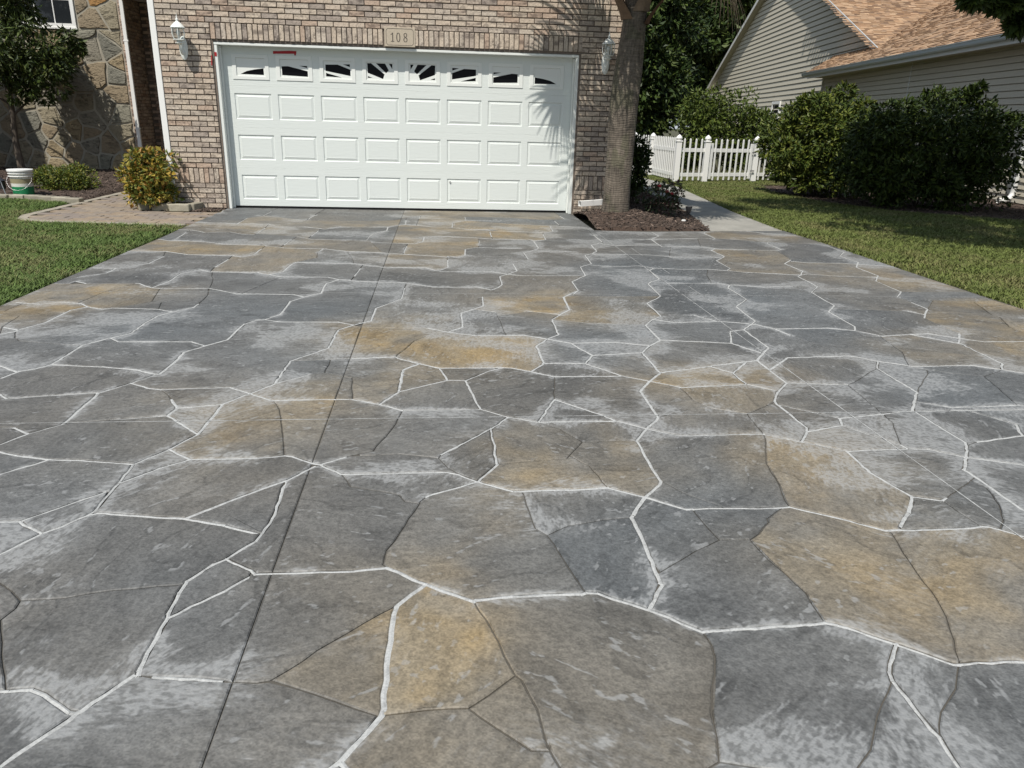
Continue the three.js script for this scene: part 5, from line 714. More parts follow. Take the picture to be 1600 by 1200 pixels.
// ---------------------------------------------------------------- the neighbouring house
{
  const H = thing('neighbour_house', 'cream vinyl sided house with tan shingle roofs behind the hedge', 'house', [11.8, 0, -2.77]); H.rotation.y = Math.atan2(-0.989, -0.146);   // local x runs towards the street, local z towards the driveway
  const sidingTex = tex(256, 256, (u, v, o) => { const n = 0.93 + 0.12 * fbm(u * 60, v * 8, 3); o[0] = n; o[1] = n; o[2] = n; });
  const siding = new THREE.MeshStandardMaterial({ color: col(0.58, 0.54, 0.44), map: sidingTex, roughness: 0.6 }), trim = mat(0.7, 0.71, 0.69, 0.5), soffit = mat(0.42, 0.39, 0.31, 0.7), gutterM = mat(0.5, 0.55, 0.57, 0.4);
  const EXP = 0.131;
  const board = (x0, x1, y, z, x0t = x0, x1t = x1, ex = EXP, gap = 0.014) => {     // one lap board: thick lower lip, thin top
    const L = 0.026, t = 0.004, h = ex - gap; return metreUV(geoFrom([x0, y, z, x1, y, z, x1, y, z + L, x0, y, z + L, x0t, y + h, z, x1t, y + h, z, x1t, y + h, z + t, x0t, y + h, z + t], [0, 1, 2, 0, 2, 3, 3, 2, 6, 3, 6, 7, 4, 7, 6, 4, 6, 5, 0, 3, 7, 0, 7, 4, 1, 5, 6, 1, 6, 2]).toNonIndexed(), 1);
  };
  const fixN = (g) => { g.computeVertexNormals(); return metreUV(g, 1); };
  // lower front wall, then the tall gable behind it
  for (let k = 0; k < 23; k++) mesh('siding_board', fixN(board(-12.65, 4.5, k * EXP, 0)), siding, H);
  const sR = 9.3, sL = 38.6, pk = 22.9, yb = 3.16, slope = 0.385;
  const EG = 0.205; for (let k = 0; k < 60; k++) { const y = k * EG, y2 = y + EG, e = (yy) => Math.max(0, (yy - yb) / slope), a = sR + e(y), b = sL - e(y), a2 = sR + e(y2), b2 = sL - e(y2); if (b2 - a2 < 0.5) break; mesh('siding_board', fixN(board(-b, -a, y, -1.02, -b2, -a2, EG, 0.034)), siding, H); }
  mesh('wall', merge([boxAB(-12.62, 4.5, -0.1, 3.05, -0.9, -0.02), boxAB(-38.5, -12.62, -0.1, 3.2, -1.3, -1.06)]), siding, H);
  const gw = new THREE.Shape([[-sL, 3.1], [-sR, 3.1], [-pk, yb + slope * (pk - sR)]].map((p) => new THREE.Vector2(...p))); const gwg = new THREE.ExtrudeGeometry(gw, { depth: 0.1, bevelEnabled: false }); gwg.translate(0, 0, -1.16); mesh('gable_wall', metreUV(gwg), siding, H);
  mesh('corner_post', merge([rbox(0.09, 3, 0.1, -12.66, 1.5, 0.0, 0.004), boxAB(-5.97, -5.93, 0, 2.94, 0.0, 0.022)]), trim, H);
  // eave of the lower wing
  mesh('soffit', boxAB(-13.0, 4.5, 2.93, 2.95, 0.0, 0.46), soffit, H);
  mesh('fascia', boxAB(-13.02, 4.5, 2.9, 3.06, 0.44, 0.465), trim, H);
  const gs = new THREE.Shape([[0, 0], [0.07, 0], [0.095, 0.03], [0.105, 0.085], [0.12, 0.1], [0.12, 0.11], [0.1, 0.11], [0.088, 0.035], [0.065, 0.012], [0.012, 0.012], [0.012, 0.11], [0, 0.11]].map((p) => new THREE.Vector2(...p))); const gg = new THREE.ExtrudeGeometry(gs, { depth: 17.9, bevelEnabled: false }); gg.rotateY(-Math.PI / 2); gg.translate(4.5, 2.985, 0.467); mesh('gutter', gg, gutterM, H);
  // roofs: shingles laid in courses over sloping decks
  const shTones = [[0.35, 0.225, 0.135], [0.30, 0.195, 0.118], [0.40, 0.27, 0.165], [0.23, 0.15, 0.095], [0.36, 0.23, 0.135]];
  const r = rngOf(41);
  const roofPlane = (name, o, ex, up, inside) => {           // o: eave corner, ex: unit along the eave, up: unit up the slope
    const O = new THREE.Vector3(...o), E = new THREE.Vector3(...ex), U = new THREE.Vector3(...up).normalize(), N = E.clone().cross(U).normalize(); if (N.y < 0) N.negate(); const list = [];
    for (let c = 0; c < 70; c++) { let a = -(c % 2) * 0.15 - r() * 0.1; while (a < 40) { const w = 0.13 + 0.17 * r(), v0 = c * 0.14, v1 = v0 + 0.15; const mid = a + w / 2; if (inside(mid, v0 + 0.07)) {
      const th = r() < 0.5 ? 0.024 : 0.009, P = (q, v, h) => O.clone().addScaledVector(E, q).addScaledVector(U, v).addScaledVector(N, h), q0 = P(a, v0, th), q1 = P(a + w - 0.006, v0, th), q2 = P(a + w - 0.006, v1, 0.003), q3 = P(a, v1, 0.003), q4 = P(a, v0, -0.002), q5 = P(a + w - 0.006, v0, -0.002);
      const pos = [], c3 = shTones[Math.floor(r() * 5)], v = 0.85 + 0.3 * r(), cc = []; for (const t of [[q0, q1, q2], [q0, q2, q3], [q4, q5, q1], [q4, q1, q0], [q4, q0, q3], [q5, q2, q1]]) for (const p of t) { pos.push(p.x, p.y, p.z); cc.push(c3[0] * v, c3[1] * v, c3[2] * v); }
      list.push(pos, cc); } a += w; } }
    const pos = [], cc = []; for (let i = 0; i < list.length; i += 2) { for (const v of list[i]) pos.push(v); for (const v of list[i + 1]) cc.push(v); }
    const g = geoFrom(pos, null, null, cc); const m = mesh(name, g, new THREE.MeshStandardMaterial({ vertexColors: true, roughness: 0.95 }), H); m.userData.kind = 'stuff';
  };
  const k5 = 0.5, cl = Math.hypot(1, k5);
  // main slope: rises from the gutter away from the driveway; beyond the gable it stops in a hip
  roofPlane('shingle_roof', [4.5, 3.08, 0.47], [-1, 0, 0], [0, k5, -1], (q, v) => { const z = 0.47 - v / cl, s = q - 4.5; if (z > -1.02) return s < 13.5 + (0.47 - z) * 0.95; return s < 10.6 + (-1.02 - z) * 1.35; });
  mesh('roof_deck', geoFrom([4.5, 3.05, 0.46, -13.4, 3.05, 0.46, -14.8, 3.79, -1.02, -18, 8.2, -9.8, 4.5, 8.2, -9.8], [0, 1, 2, 0, 2, 3, 0, 3, 4]), mat(0.2, 0.14, 0.1, 1), H);
  // gable roof: near slope, seen past its rake board
  const cs = Math.hypot(1, slope);
  roofPlane('shingle_roof', [-sR + 0.35, yb + 0.1 - 0.35 * slope, -0.7], [0, 0, -1], [-1, slope, 0], (q, v) => v < 9.5 && q < 11);
  mesh('roof_deck', geoFrom([-sR + 0.35, yb - 0.05, -0.72, -pk, yb + slope * (pk - sR) + 0.08, -0.72, -pk, yb + slope * (pk - sR) + 0.08, -14, -sR + 0.35, yb - 0.05, -14, -sL - 0.4, yb - 0.08, -0.72, -sL - 0.4, yb - 0.08, -14], [0, 1, 2, 0, 2, 3, 1, 4, 5, 1, 5, 2]), mat(0.2, 0.14, 0.1, 1), H);
  const rake = (x0, y0, x1, y1, nm, m, dz0, dz1, th, dy) => { const L = Math.hypot(x1 - x0, y1 - y0), g = box(L, th, dz1 - dz0, 0, 0, 0); g.rotateZ(Math.atan2(y1 - y0, x1 - x0)); g.translate((x0 + x1) / 2, (y0 + y1) / 2 + dy, (dz0 + dz1) / 2); mesh(nm, g, m, H); };
  const top = yb + slope * (pk - sR);
  rake(-sR + 0.38, yb - 0.38 * slope, -pk, top, 'rake_board', gutterM, -0.72, -0.695, 0.17, 0.05); rake(-sL - 0.38, yb - 0.38 * slope, -pk, top, 'rake_board', trim, -0.72, -0.695, 0.17, 0.05);
  rake(-sR + 0.38, yb - 0.38 * slope, -pk, top, 'rake_soffit', soffit, -1.03, -0.72, 0.02, -0.015); rake(-sL - 0.38, yb - 0.38 * slope, -pk, top, 'rake_soffit', soffit, -1.03, -0.72, 0.02, -0.015);
  mesh('eave_return', merge([boxAB(-39.1, -36.2, 2.98, 3.12, -1.02, -0.62), boxAB(-39.2, -36.1, 3.12, 3.16, -1.02, -0.58)]), whiteVinyl, H);
  const win = subgroup('window', H); mesh('frame', merge([boxAB(-22.4, -22.28, 0.9, 2.42, -1.02, -0.95), boxAB(-21.2, -21.08, 0.9, 2.42, -1.02, -0.95), boxAB(-22.28, -21.2, 2.3, 2.42, -1.02, -0.951)]), whiteVinyl, win); mesh('pane', boxAB(-22.28, -21.2, 0.9, 2.3, -1.01, -1.0), darkGlass(), win);
  const dsp = thing('downspout', 'white downspout with a curved elbow at the foot of the siding', 'downspout', [11.72, 0, -2.65]); dsp.rotation.y = H.rotation.y;
  mesh('pipe', rbox(0.085, 2.6, 0.07, -0.2, 1.55, 0.1, 0.014, 2), trim, dsp); mesh('elbow', tube([[-0.2, 0.3, 0.1], [-0.2, 0.16, 0.11], [-0.16, 0.08, 0.18], [-0.1, 0.05, 0.3], [-0.08, 0.045, 0.42]], 0.05, 10, 24), trim, dsp); mesh('band', rbox(0.1, 0.04, 0.085, -0.2, 0.3, 0.1, 0.006), mat(0.02, 0.025, 0.022, 0.9), dsp);
}
// ---------------------------------------------------------------- white picket fence
{
  const pvc = mat(0.80, 0.80, 0.77, 0.4);
  const postG = [rbox(0.125, 1.0, 0.125, 0, 0.5, 0, 0.006), rbox(0.15, 0.03, 0.15, 0, 1.01, 0, 0.005), new THREE.LatheGeometry([[0.058, 1.022], [0.05, 1.04], [0.07, 1.06], [0.074, 1.085], [0.06, 1.12], [0.03, 1.15], [0.008, 1.17], [0, 1.172]].map((p) => new THREE.Vector2(...p)), 16)];
  const pick = (h) => merge([rbox(0.036, h, 0.03, 0, h / 2, 0, 0.003), new THREE.SphereGeometry(0.018, 8, 5).scale(1, 1.3, 0.6).translate(0, h, 0)]);
  const post = merge(postG).scale(1, 0.91, 1), pk = pick(0.93);
  const run = (t, x0, z0, x1, z1, n, hgt = 1) => { const L = Math.hypot(x1 - x0, z1 - z0), a = -Math.atan2(z1 - z0, x1 - x0); for (const y of [0.16, 0.72]) { const m = mesh('rail', rbox(L - 0.12, 0.085, 0.016, 0, 0, 0, 0.004), pvc, t); m.position.set((x0 + x1) / 2, y, (z0 + z1) / 2); m.rotation.y = a; } for (let k = 0; k < n; k++) { const f = (k + 1) / (n + 1), m = mesh('picket', pk, pvc, t); m.position.set(lerp(x0, x1, f), 0.03, lerp(z0, z1, f)); m.rotation.y = a; m.scale.y = hgt; } };
  const putPost = (t, x, z) => { const m = mesh('post', post, pvc, t); m.position.set(x, 0, z); };
  const A = thing('picket_fence', 'white picket fence run with ball-cap posts facing the lawn', 'fence', [0, 0, 0]);
  for (const p of [[6.09, -6.73], [6.87, -6.98], [8.28, -7.45]]) putPost(A, ...p);
  run(A, 6.09, -6.73, 6.87, -6.98, 4); run(A, 8.28, -7.45, 10.3, -8.1, 12);
  const G = thing('picket_gate', 'white picket gate hung between two fence posts', 'gate', [0, 0, 0]);
  run(G, 6.95, -7.0, 8.2, -7.43, 7); for (const [x, z] of [[7.0, -7.02], [8.15, -7.41]]) { const m = mesh('stile', rbox(0.07, 0.82, 0.045, 0, 0, 0, 0.004), pvc, G); m.position.set(x, 0.47, z); m.rotation.y = Math.atan2(0.48, 1.45); } for (const y of [0.25, 0.68]) { const m = mesh('hinge', rbox(0.1, 0.03, 0.02, 0, 0, 0.03, 0.003), mat(0.15, 0.15, 0.15, 0.4), G); m.position.set(8.2, y, -7.38); }
  const B = thing('picket_fence', 'white picket fence run turning back beside the concrete path', 'fence', [0, 0, 0]);
  for (const p of [[6.1, -9.0], [5.92, -10.2]]) putPost(B, ...p);
  run(B, 6.09, -6.85, 6.1, -9.0, 13, 1.02); run(B, 6.1, -9.0, 5.92, -10.2, 7, 1.02);
}
// ---------------------------------------------------------------- plants
const V3 = (x, y, z) => new THREE.Vector3(x, y, z);
function leaves(n, seed, place, size, tones, o = {}) {       // one mesh of n folded leaves; place(r) -> [position, outward direction]
  const r = rngOf(seed), pos = new Float32Array(n * 18), cc = new Float32Array(n * 18), d = V3(), a = V3(), b = V3(), t = V3(); let m = 0;
  const asp = o.aspect ?? 0.42, wild = o.wild ?? 0.9, hang = o.hang ?? -0.15;
  for (let i = 0; i < n; i++) {
    const pl = place(r); if (!pl) continue; const [p, out] = pl;
    d.set(out.x + (r() - 0.5) * 2 * wild, out.y + (r() - 0.5) * 2 * wild + hang, out.z + (r() - 0.5) * 2 * wild).normalize();
    a.set(r() - 0.5, r() - 0.2, r() - 0.5).cross(d).normalize(); b.copy(a).cross(d).normalize();
    const L = size * (0.6 + 0.75 * r()), w = L * asp * (0.8 + 0.4 * r()), f = w * 0.35;
    const B = [p.x, p.y, p.z], T = [p.x + d.x * L, p.y + d.y * L, p.z + d.z * L], cx = p.x + d.x * L * 0.48, cy = p.y + d.y * L * 0.48, cz = p.z + d.z * L * 0.48;
    const l = [cx + a.x * w * 0.5 + b.x * f, cy + a.y * w * 0.5 + b.y * f, cz + a.z * w * 0.5 + b.z * f], q = [cx - a.x * w * 0.5 + b.x * f, cy - a.y * w * 0.5 + b.y * f, cz - a.z * w * 0.5 + b.z * f];
    const tone = tones[Math.floor(r() * tones.length)], v = 0.75 + 0.5 * r(), k = m * 18; [B, l, T, B, T, q].forEach((c, j) => { pos[k + 3 * j] = c[0]; pos[k + 3 * j + 1] = c[1]; pos[k + 3 * j + 2] = c[2]; cc[k + 3 * j] = tone[0] * v; cc[k + 3 * j + 1] = tone[1] * v; cc[k + 3 * j + 2] = tone[2] * v; }); m++;
  }
  const g = new THREE.BufferGeometry(); g.setAttribute('position', new THREE.BufferAttribute(pos.slice(0, m * 18), 3)); g.setAttribute('color', new THREE.BufferAttribute(cc.slice(0, m * 18), 3)); g.computeVertexNormals(); return g;
}
function clumps(seed, n, c, rad, cr, shape) {                 // clump centres spread through an ellipsoid, denser outside
  const r = rngOf(seed), out = [];
  for (let i = 0; i < n; i++) { const u = V3(r() - 0.5, r() - 0.5, r() - 0.5).normalize(), k = 0.35 + 0.65 * Math.sqrt(r()); const p = V3(c[0] + u.x * rad[0] * k, c[1] + u.y * rad[1] * k, c[2] + u.z * rad[2] * k); if (shape && !shape(p)) continue; out.push({ p, r: cr * (0.6 + 0.7 * r()) }); }
  return out;
}
const inClumps = (cl) => (r) => { const c = cl[Math.floor(r() * cl.length)], u = V3(r() - 0.5, r() - 0.5, r() - 0.5).normalize(), k = c.r * Math.cbrt(0.15 + 0.85 * r()); return [V3(c.p.x + u.x * k, Math.max(0.01, c.p.y + u.y * k * 0.8), c.p.z + u.z * k), u]; };
const leafMat = (rough = 0.5, tr = 0.25) => new THREE.MeshPhysicalMaterial({ vertexColors: true, roughness: rough, side: THREE.DoubleSide, transmission: tr, thickness: 0, specularIntensity: 0.6 });
const solidLeaf = (rough = 0.5) => new THREE.MeshPhysicalMaterial({ vertexColors: true, roughness: rough, side: THREE.DoubleSide, specularIntensity: 0.45 });
const barkTex = tex(256, 256, (u, v, o) => { const n = fbm(u * 24, v * 7, 4); o[0] = 0.10 * (0.4 + 1.2 * n); o[1] = 0.082 * (0.4 + 1.2 * n); o[2] = 0.064 * (0.4 + 1.2 * n); });
const barkMat = new THREE.MeshStandardMaterial({ map: barkTex, bumpMap: barkTex, bumpScale: 0.02, roughness: 1 });
function shrub(name, label, cat, base, seed, o) {
  const t = thing(name, label, cat, base, o.group), r = rngOf(seed);
  const cl = clumps(seed, o.clumps, o.c, o.rad, o.cr, o.shape); for (const e of o.extra || []) cl.push({ p: V3(...e.slice(0, 3)), r: e[3] });
  mesh('foliage', leaves(o.n, seed + 1, inClumps(cl), o.size, o.tones, o), o.mat || solidLeaf(), t);
  const st = []; for (let k = 0; k < (o.stems ?? 7); k++) { const c = cl[Math.floor(r() * cl.length)].p; st.push(taperTube([[(r() - 0.5) * 0.15, -0.03, (r() - 0.5) * 0.15], [c.x * 0.4, c.y * 0.45, c.z * 0.4], [c.x, c.y, c.z]], [o.stem ?? 0.012, (o.stem ?? 0.012) * 0.7, 0.004], 6)); }
  mesh('stem', merge(st), barkMat, t); return t;
}
// golden shrub at the garage corner
shrub('golden_shrub', 'rounded shrub with golden orange and green leaves at the garage corner', 'shrub', [-3.38, 0, 0.32], 301, { clumps: 55, c: [0, 0.42, 0], rad: [0.32, 0.36, 0.26], cr: 0.13, n: 4600, size: 0.066, aspect: 0.62, tones: [[0.46, 0.32, 0.05], [0.38, 0.30, 0.05], [0.24, 0.24, 0.04], [0.13, 0.165, 0.03], [0.40, 0.22, 0.05], [0.34, 0.29, 0.06], [0.08, 0.115, 0.024], [0.16, 0.19, 0.035]], mat: leafMat(0.5, 0.3), hang: -0.1, extra: [[0.02, 0.68, 0, 0.12], [0.1, 0.62, 0.02, 0.13], [-0.3, 0.45, 0, 0.12], [0.2, 0.2, 0, 0.16], [-0.1, 0.2, 0, 0.16]] });
// low shrub by the bucket
shrub('low_shrub', 'low spreading yellow green shrub beside the bucket', 'shrub', [-5.5, 0, -1.95], 302, { clumps: 60, c: [0, 0.17, 0], rad: [0.52, 0.2, 0.36], cr: 0.11, n: 6500, size: 0.045, aspect: 0.5, tones: [[0.13, 0.17, 0.025], [0.18, 0.21, 0.03], [0.09, 0.13, 0.02], [0.24, 0.22, 0.04], [0.07, 0.10, 0.02]], mat: leafMat(0.5, 0.25), hang: 0.2 });
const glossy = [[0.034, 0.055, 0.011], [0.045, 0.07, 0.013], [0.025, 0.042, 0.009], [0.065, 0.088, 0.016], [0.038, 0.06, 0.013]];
shrub('privet_shrub', 'tall glossy green shrub with sunlit crown between the fence and the siding', 'shrub', [8.15, 0, -3.9], 311, { clumps: 95, c: [0, 1.0, 0], rad: [1.05, 0.98, 0.9], cr: 0.3, n: 19000, size: 0.1, tones: [[0.055, 0.082, 0.014], [0.07, 0.1, 0.017], [0.04, 0.062, 0.012], [0.1, 0.124, 0.02], [0.12, 0.135, 0.024]], extra: [[0.25, 1.98, 0.1, 0.16], [-0.35, 1.75, 0.1, 0.22], [0.65, 1.7, 0.2, 0.15], [-0.62, 1.75, 0.2, 0.1], [0, 1.8, 0, 0.25], [0.4, 0.3, 0.6, 0.3], [-0.5, 0.3, 0.5, 0.3]] });
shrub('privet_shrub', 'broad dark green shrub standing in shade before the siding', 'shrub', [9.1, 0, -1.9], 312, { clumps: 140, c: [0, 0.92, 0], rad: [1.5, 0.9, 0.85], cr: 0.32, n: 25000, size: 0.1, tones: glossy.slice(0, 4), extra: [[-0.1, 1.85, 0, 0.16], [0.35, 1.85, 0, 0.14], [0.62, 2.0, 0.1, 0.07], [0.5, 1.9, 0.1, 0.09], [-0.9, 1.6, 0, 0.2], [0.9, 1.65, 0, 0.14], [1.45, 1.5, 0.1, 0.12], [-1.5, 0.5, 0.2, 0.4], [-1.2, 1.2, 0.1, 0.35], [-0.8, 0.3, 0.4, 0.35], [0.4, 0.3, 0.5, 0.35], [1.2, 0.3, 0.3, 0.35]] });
shrub('privet_shrub', 'green shrub mass rising behind the picket fence', 'shrub', [8.0, 0, -9.1], 313, { clumps: 90, c: [0, 1.0, 0], rad: [1.4, 1.0, 0.7], cr: 0.34, n: 13000, size: 0.11, tones: [[0.07, 0.1, 0.018], [0.05, 0.078, 0.015], [0.1, 0.13, 0.024], [0.085, 0.11, 0.02]] });
shrub('privet_shrub', 'green shrub mass between the fence end and the gable', 'shrub', [9.9, 0, -7.6], 314, { clumps: 80, c: [0, 0.95, 0], rad: [1.2, 1.0, 0.9], cr: 0.34, n: 12000, size: 0.11, tones: glossy });
shrub('garden_shrub', 'narrow dark leafy shrub against the garage corner behind the palm', 'shrub', [3.72, 0, -1.5], 315, { clumps: 40, c: [0, 0.55, 0], rad: [0.17, 0.55, 0.22], cr: 0.13, n: 3200, size: 0.075, tones: glossy.slice(0, 3) });
{                                                          // small rose with a few red blooms
  const t = shrub('rose_bush', 'thin rose bush with small red blooms on the mulch by the palm', 'shrub', [3.7, 0.04, 0.3], 316, { clumps: 34, c: [0, 0.26, 0], rad: [0.36, 0.24, 0.28], cr: 0.09, n: 1500, size: 0.05, tones: [[0.035, 0.05, 0.025], [0.05, 0.07, 0.03], [0.08, 0.035, 0.03], [0.06, 0.075, 0.035]], stems: 16, stem: 0.006 });
  const red = mat(0.35, 0.02, 0.03, 0.6), rr = rngOf(3); for (let k = 0; k < 4; k++) mesh('bloom', new THREE.IcosahedronGeometry(0.028, 1).scale(1, 0.8, 1).translate(-0.12 + rr() * 0.3, 0.3 + rr() * 0.14, 0.1 + rr() * 0.2), red, t);
}
// trees
function limb(pts, rad) { return taperTube(pts, rad, 8); }
{                                                          // young tree before the stone wing
  const t = thing('young_tree', 'young broadleaf tree with a slim trunk before the fieldstone wall', 'tree', [-7.8, 0, -5.25]), r = rngOf(71);
  const L = [limb([[0, -0.05, 0], [-0.03, 0.6, 0], [0.02, 1.2, 0.02], [0, 1.9, 0], [0.05, 2.7, 0], [0.02, 3.4, 0]], [0.075, 0.06, 0.052, 0.045, 0.03, 0.012])];
  for (let k = 0; k < 9; k++) { const a = k * 2.4, y = 1.1 + k * 0.2; L.push(limb([[0, y, 0], [Math.cos(a) * 0.35, y + 0.28, Math.sin(a) * 0.35], [Math.cos(a) * 0.75, y + 0.42, Math.sin(a) * 0.75]], [0.026, 0.016, 0.006])); }
  mesh('trunk', merge(L), barkMat, t);
  const cl = clumps(72, 95, [0.62, 2.62, 0], [0.85, 1.25, 0.6], 0.21, (p) => !(p.x > 0.62 && p.y > 2.72) && !(p.x > 1.0 && p.y < 2.0)); for (const e of [[1.3, 2.6, 0.1, 0.12], [1.4, 2.45, 0, 0.1], [1.0, 1.65, 0.1, 0.22], [0.65, 1.45, 0, 0.15], [0.2, 1.45, 0.1, 0.16], [-0.2, 1.75, 1.0, 0.26], [-0.05, 2.1, 1.1, 0.28], [0.1, 1.6, 1.0, 0.2], [-0.4, 2.3, 1.0, 0.3], [-0.3, 2.7, 1.0, 0.3], [0.2, 2.6, 1.0, 0.26], [-0.5, 1.9, 0.9, 0.25], [0.35, 2.2, 0.9, 0.2]]) cl.push({ p: V3(...e.slice(0, 3)), r: e[3] });
  mesh('crown', leaves(9800, 73, inClumps(cl), 0.115, [[0.045, 0.07, 0.016], [0.06, 0.09, 0.018], [0.035, 0.052, 0.014], [0.085, 0.115, 0.022], [0.07, 0.085, 0.02]], { hang: -0.45, aspect: 0.38 }), leafMat(0.45, 0.18), t);
}
const evergreen = [[0.03, 0.052, 0.013], [0.042, 0.068, 0.016], [0.022, 0.04, 0.011], [0.06, 0.085, 0.018]];
for (const [x, z, h, rx, seed, label] of [[6.75, -13.5, 8.5, 1.5, 401, 'dense dark evergreen tree rising past the palm trunk'], [8.3, -18.5, 9.5, 1.9, 402, 'dense evergreen tree beside the neighbouring gable rake'], [5.6, -16.5, 8.5, 2.4, 403, 'dark evergreen tree standing behind the garage corner'], [18.5, -46, 17, 4.6, 404, 'tall evergreen tree far behind the picket fence'], [23.5, -49, 18, 5, 405, 'tall evergreen tree far behind the neighbouring gable'], [12.5, -40, 15, 4, 406, 'tall evergreen tree far behind the garage corner']]) {
  const t = thing('evergreen_tree', label, 'tree', [x, 0, z], 'trees behind the fence'), r = rngOf(seed), L = [limb([[0, -0.1, 0], [0.1, h * 0.25, 0], [-0.05, h * 0.55, 0.1], [0, h * 0.9, 0]], [0.2, 0.16, 0.1, 0.02])];
  for (let k = 0; k < 12; k++) { const a = k * 2.4, y = 0.9 + k * h * 0.06; L.push(limb([[0, y, 0], [Math.cos(a) * rx * 0.35, y + 0.5, Math.sin(a) * rx * 0.35], [Math.cos(a) * rx * 0.75, y + 0.8, Math.sin(a) * rx * 0.75]], [0.09, 0.06, 0.02])); }
  mesh('trunk', merge(L), barkMat, t);
  const cl = clumps(seed + 1, 230, [0, h * 0.53, 0], [rx, h * 0.46, rx * 0.85], z < -30 ? 1 : 0.5);
  mesh('crown', leaves(26000, seed + 2, inClumps(cl), z < -30 ? 0.5 : 0.2, evergreen, { aspect: 0.5 }), solidLeaf(0.5), t);
}
{                                                          // tree at the lawn edge; only the tips of a bough hang into the picture
  const t = thing('shade_tree', 'broadleaf tree whose leafy bough hangs before the shingle roof', 'tree', [10.6, 0, 4.6]), r = rngOf(81);
  const L = [limb([[0, -0.1, 0], [-0.1, 1.4, 0], [-0.2, 2.6, -0.05], [-0.4, 4.2, 0], [-0.3, 6, 0]], [0.2, 0.16, 0.14, 0.09, 0.03])];
  for (const e of [[-4.6, 5.2, 0.4], [-4.3, 3.0, -1.35], [-1.2, 5.2, 1.8], [1.5, 5, 0.3], [-1.5, 5.6, -1.8], [-3.0, 4.4, -0.4], [0.6, 4.9, -1.9]]) L.push(limb([[-0.2, 2.5, 0], [e[0] * 0.5, 2.5 + (e[1] - 2.5) * 0.7, e[2] * 0.5], e], [0.08, 0.05, 0.012]));
  mesh('trunk', merge(L), barkMat, t);
  const cl = clumps(82, 170, [-3.5, 5.2, -1.1], [2.6, 1.35, 2.9], 0.45).concat(clumps(84, 40, [-5.0, 5.3, -3.3], [1.3, 0.9, 1.2], 0.42), clumps(85, 45, [-2.4, 4.9, -2.6], [1.6, 1.0, 1.5], 0.45));
  for (const e of [[-4.72, 2.6, -1.4, 0.06], [-4.58, 2.62, -1.4, 0.06], [-4.38, 2.56, -1.4, 0.06], [-4.16, 2.38, -1.4, 0.06], [-4.1, 2.52, -1.4, 0.09], [-4.15, 2.85, -1.35, 0.18], [-4.6, 2.9, -1.4, 0.14], [-4.3, 3.2, -1.3, 0.3]]) cl.push({ p: V3(...e.slice(0, 3)), r: e[3] }, { p: V3(...e.slice(0, 3)), r: e[3] });
  mesh('crown', leaves(44000, 83, inClumps(cl), 0.15, [[0.04, 0.06, 0.014], [0.055, 0.08, 0.016], [0.032, 0.05, 0.013]], { hang: -0.35, aspect: 0.42 }), solidLeaf(0.45), t);
}
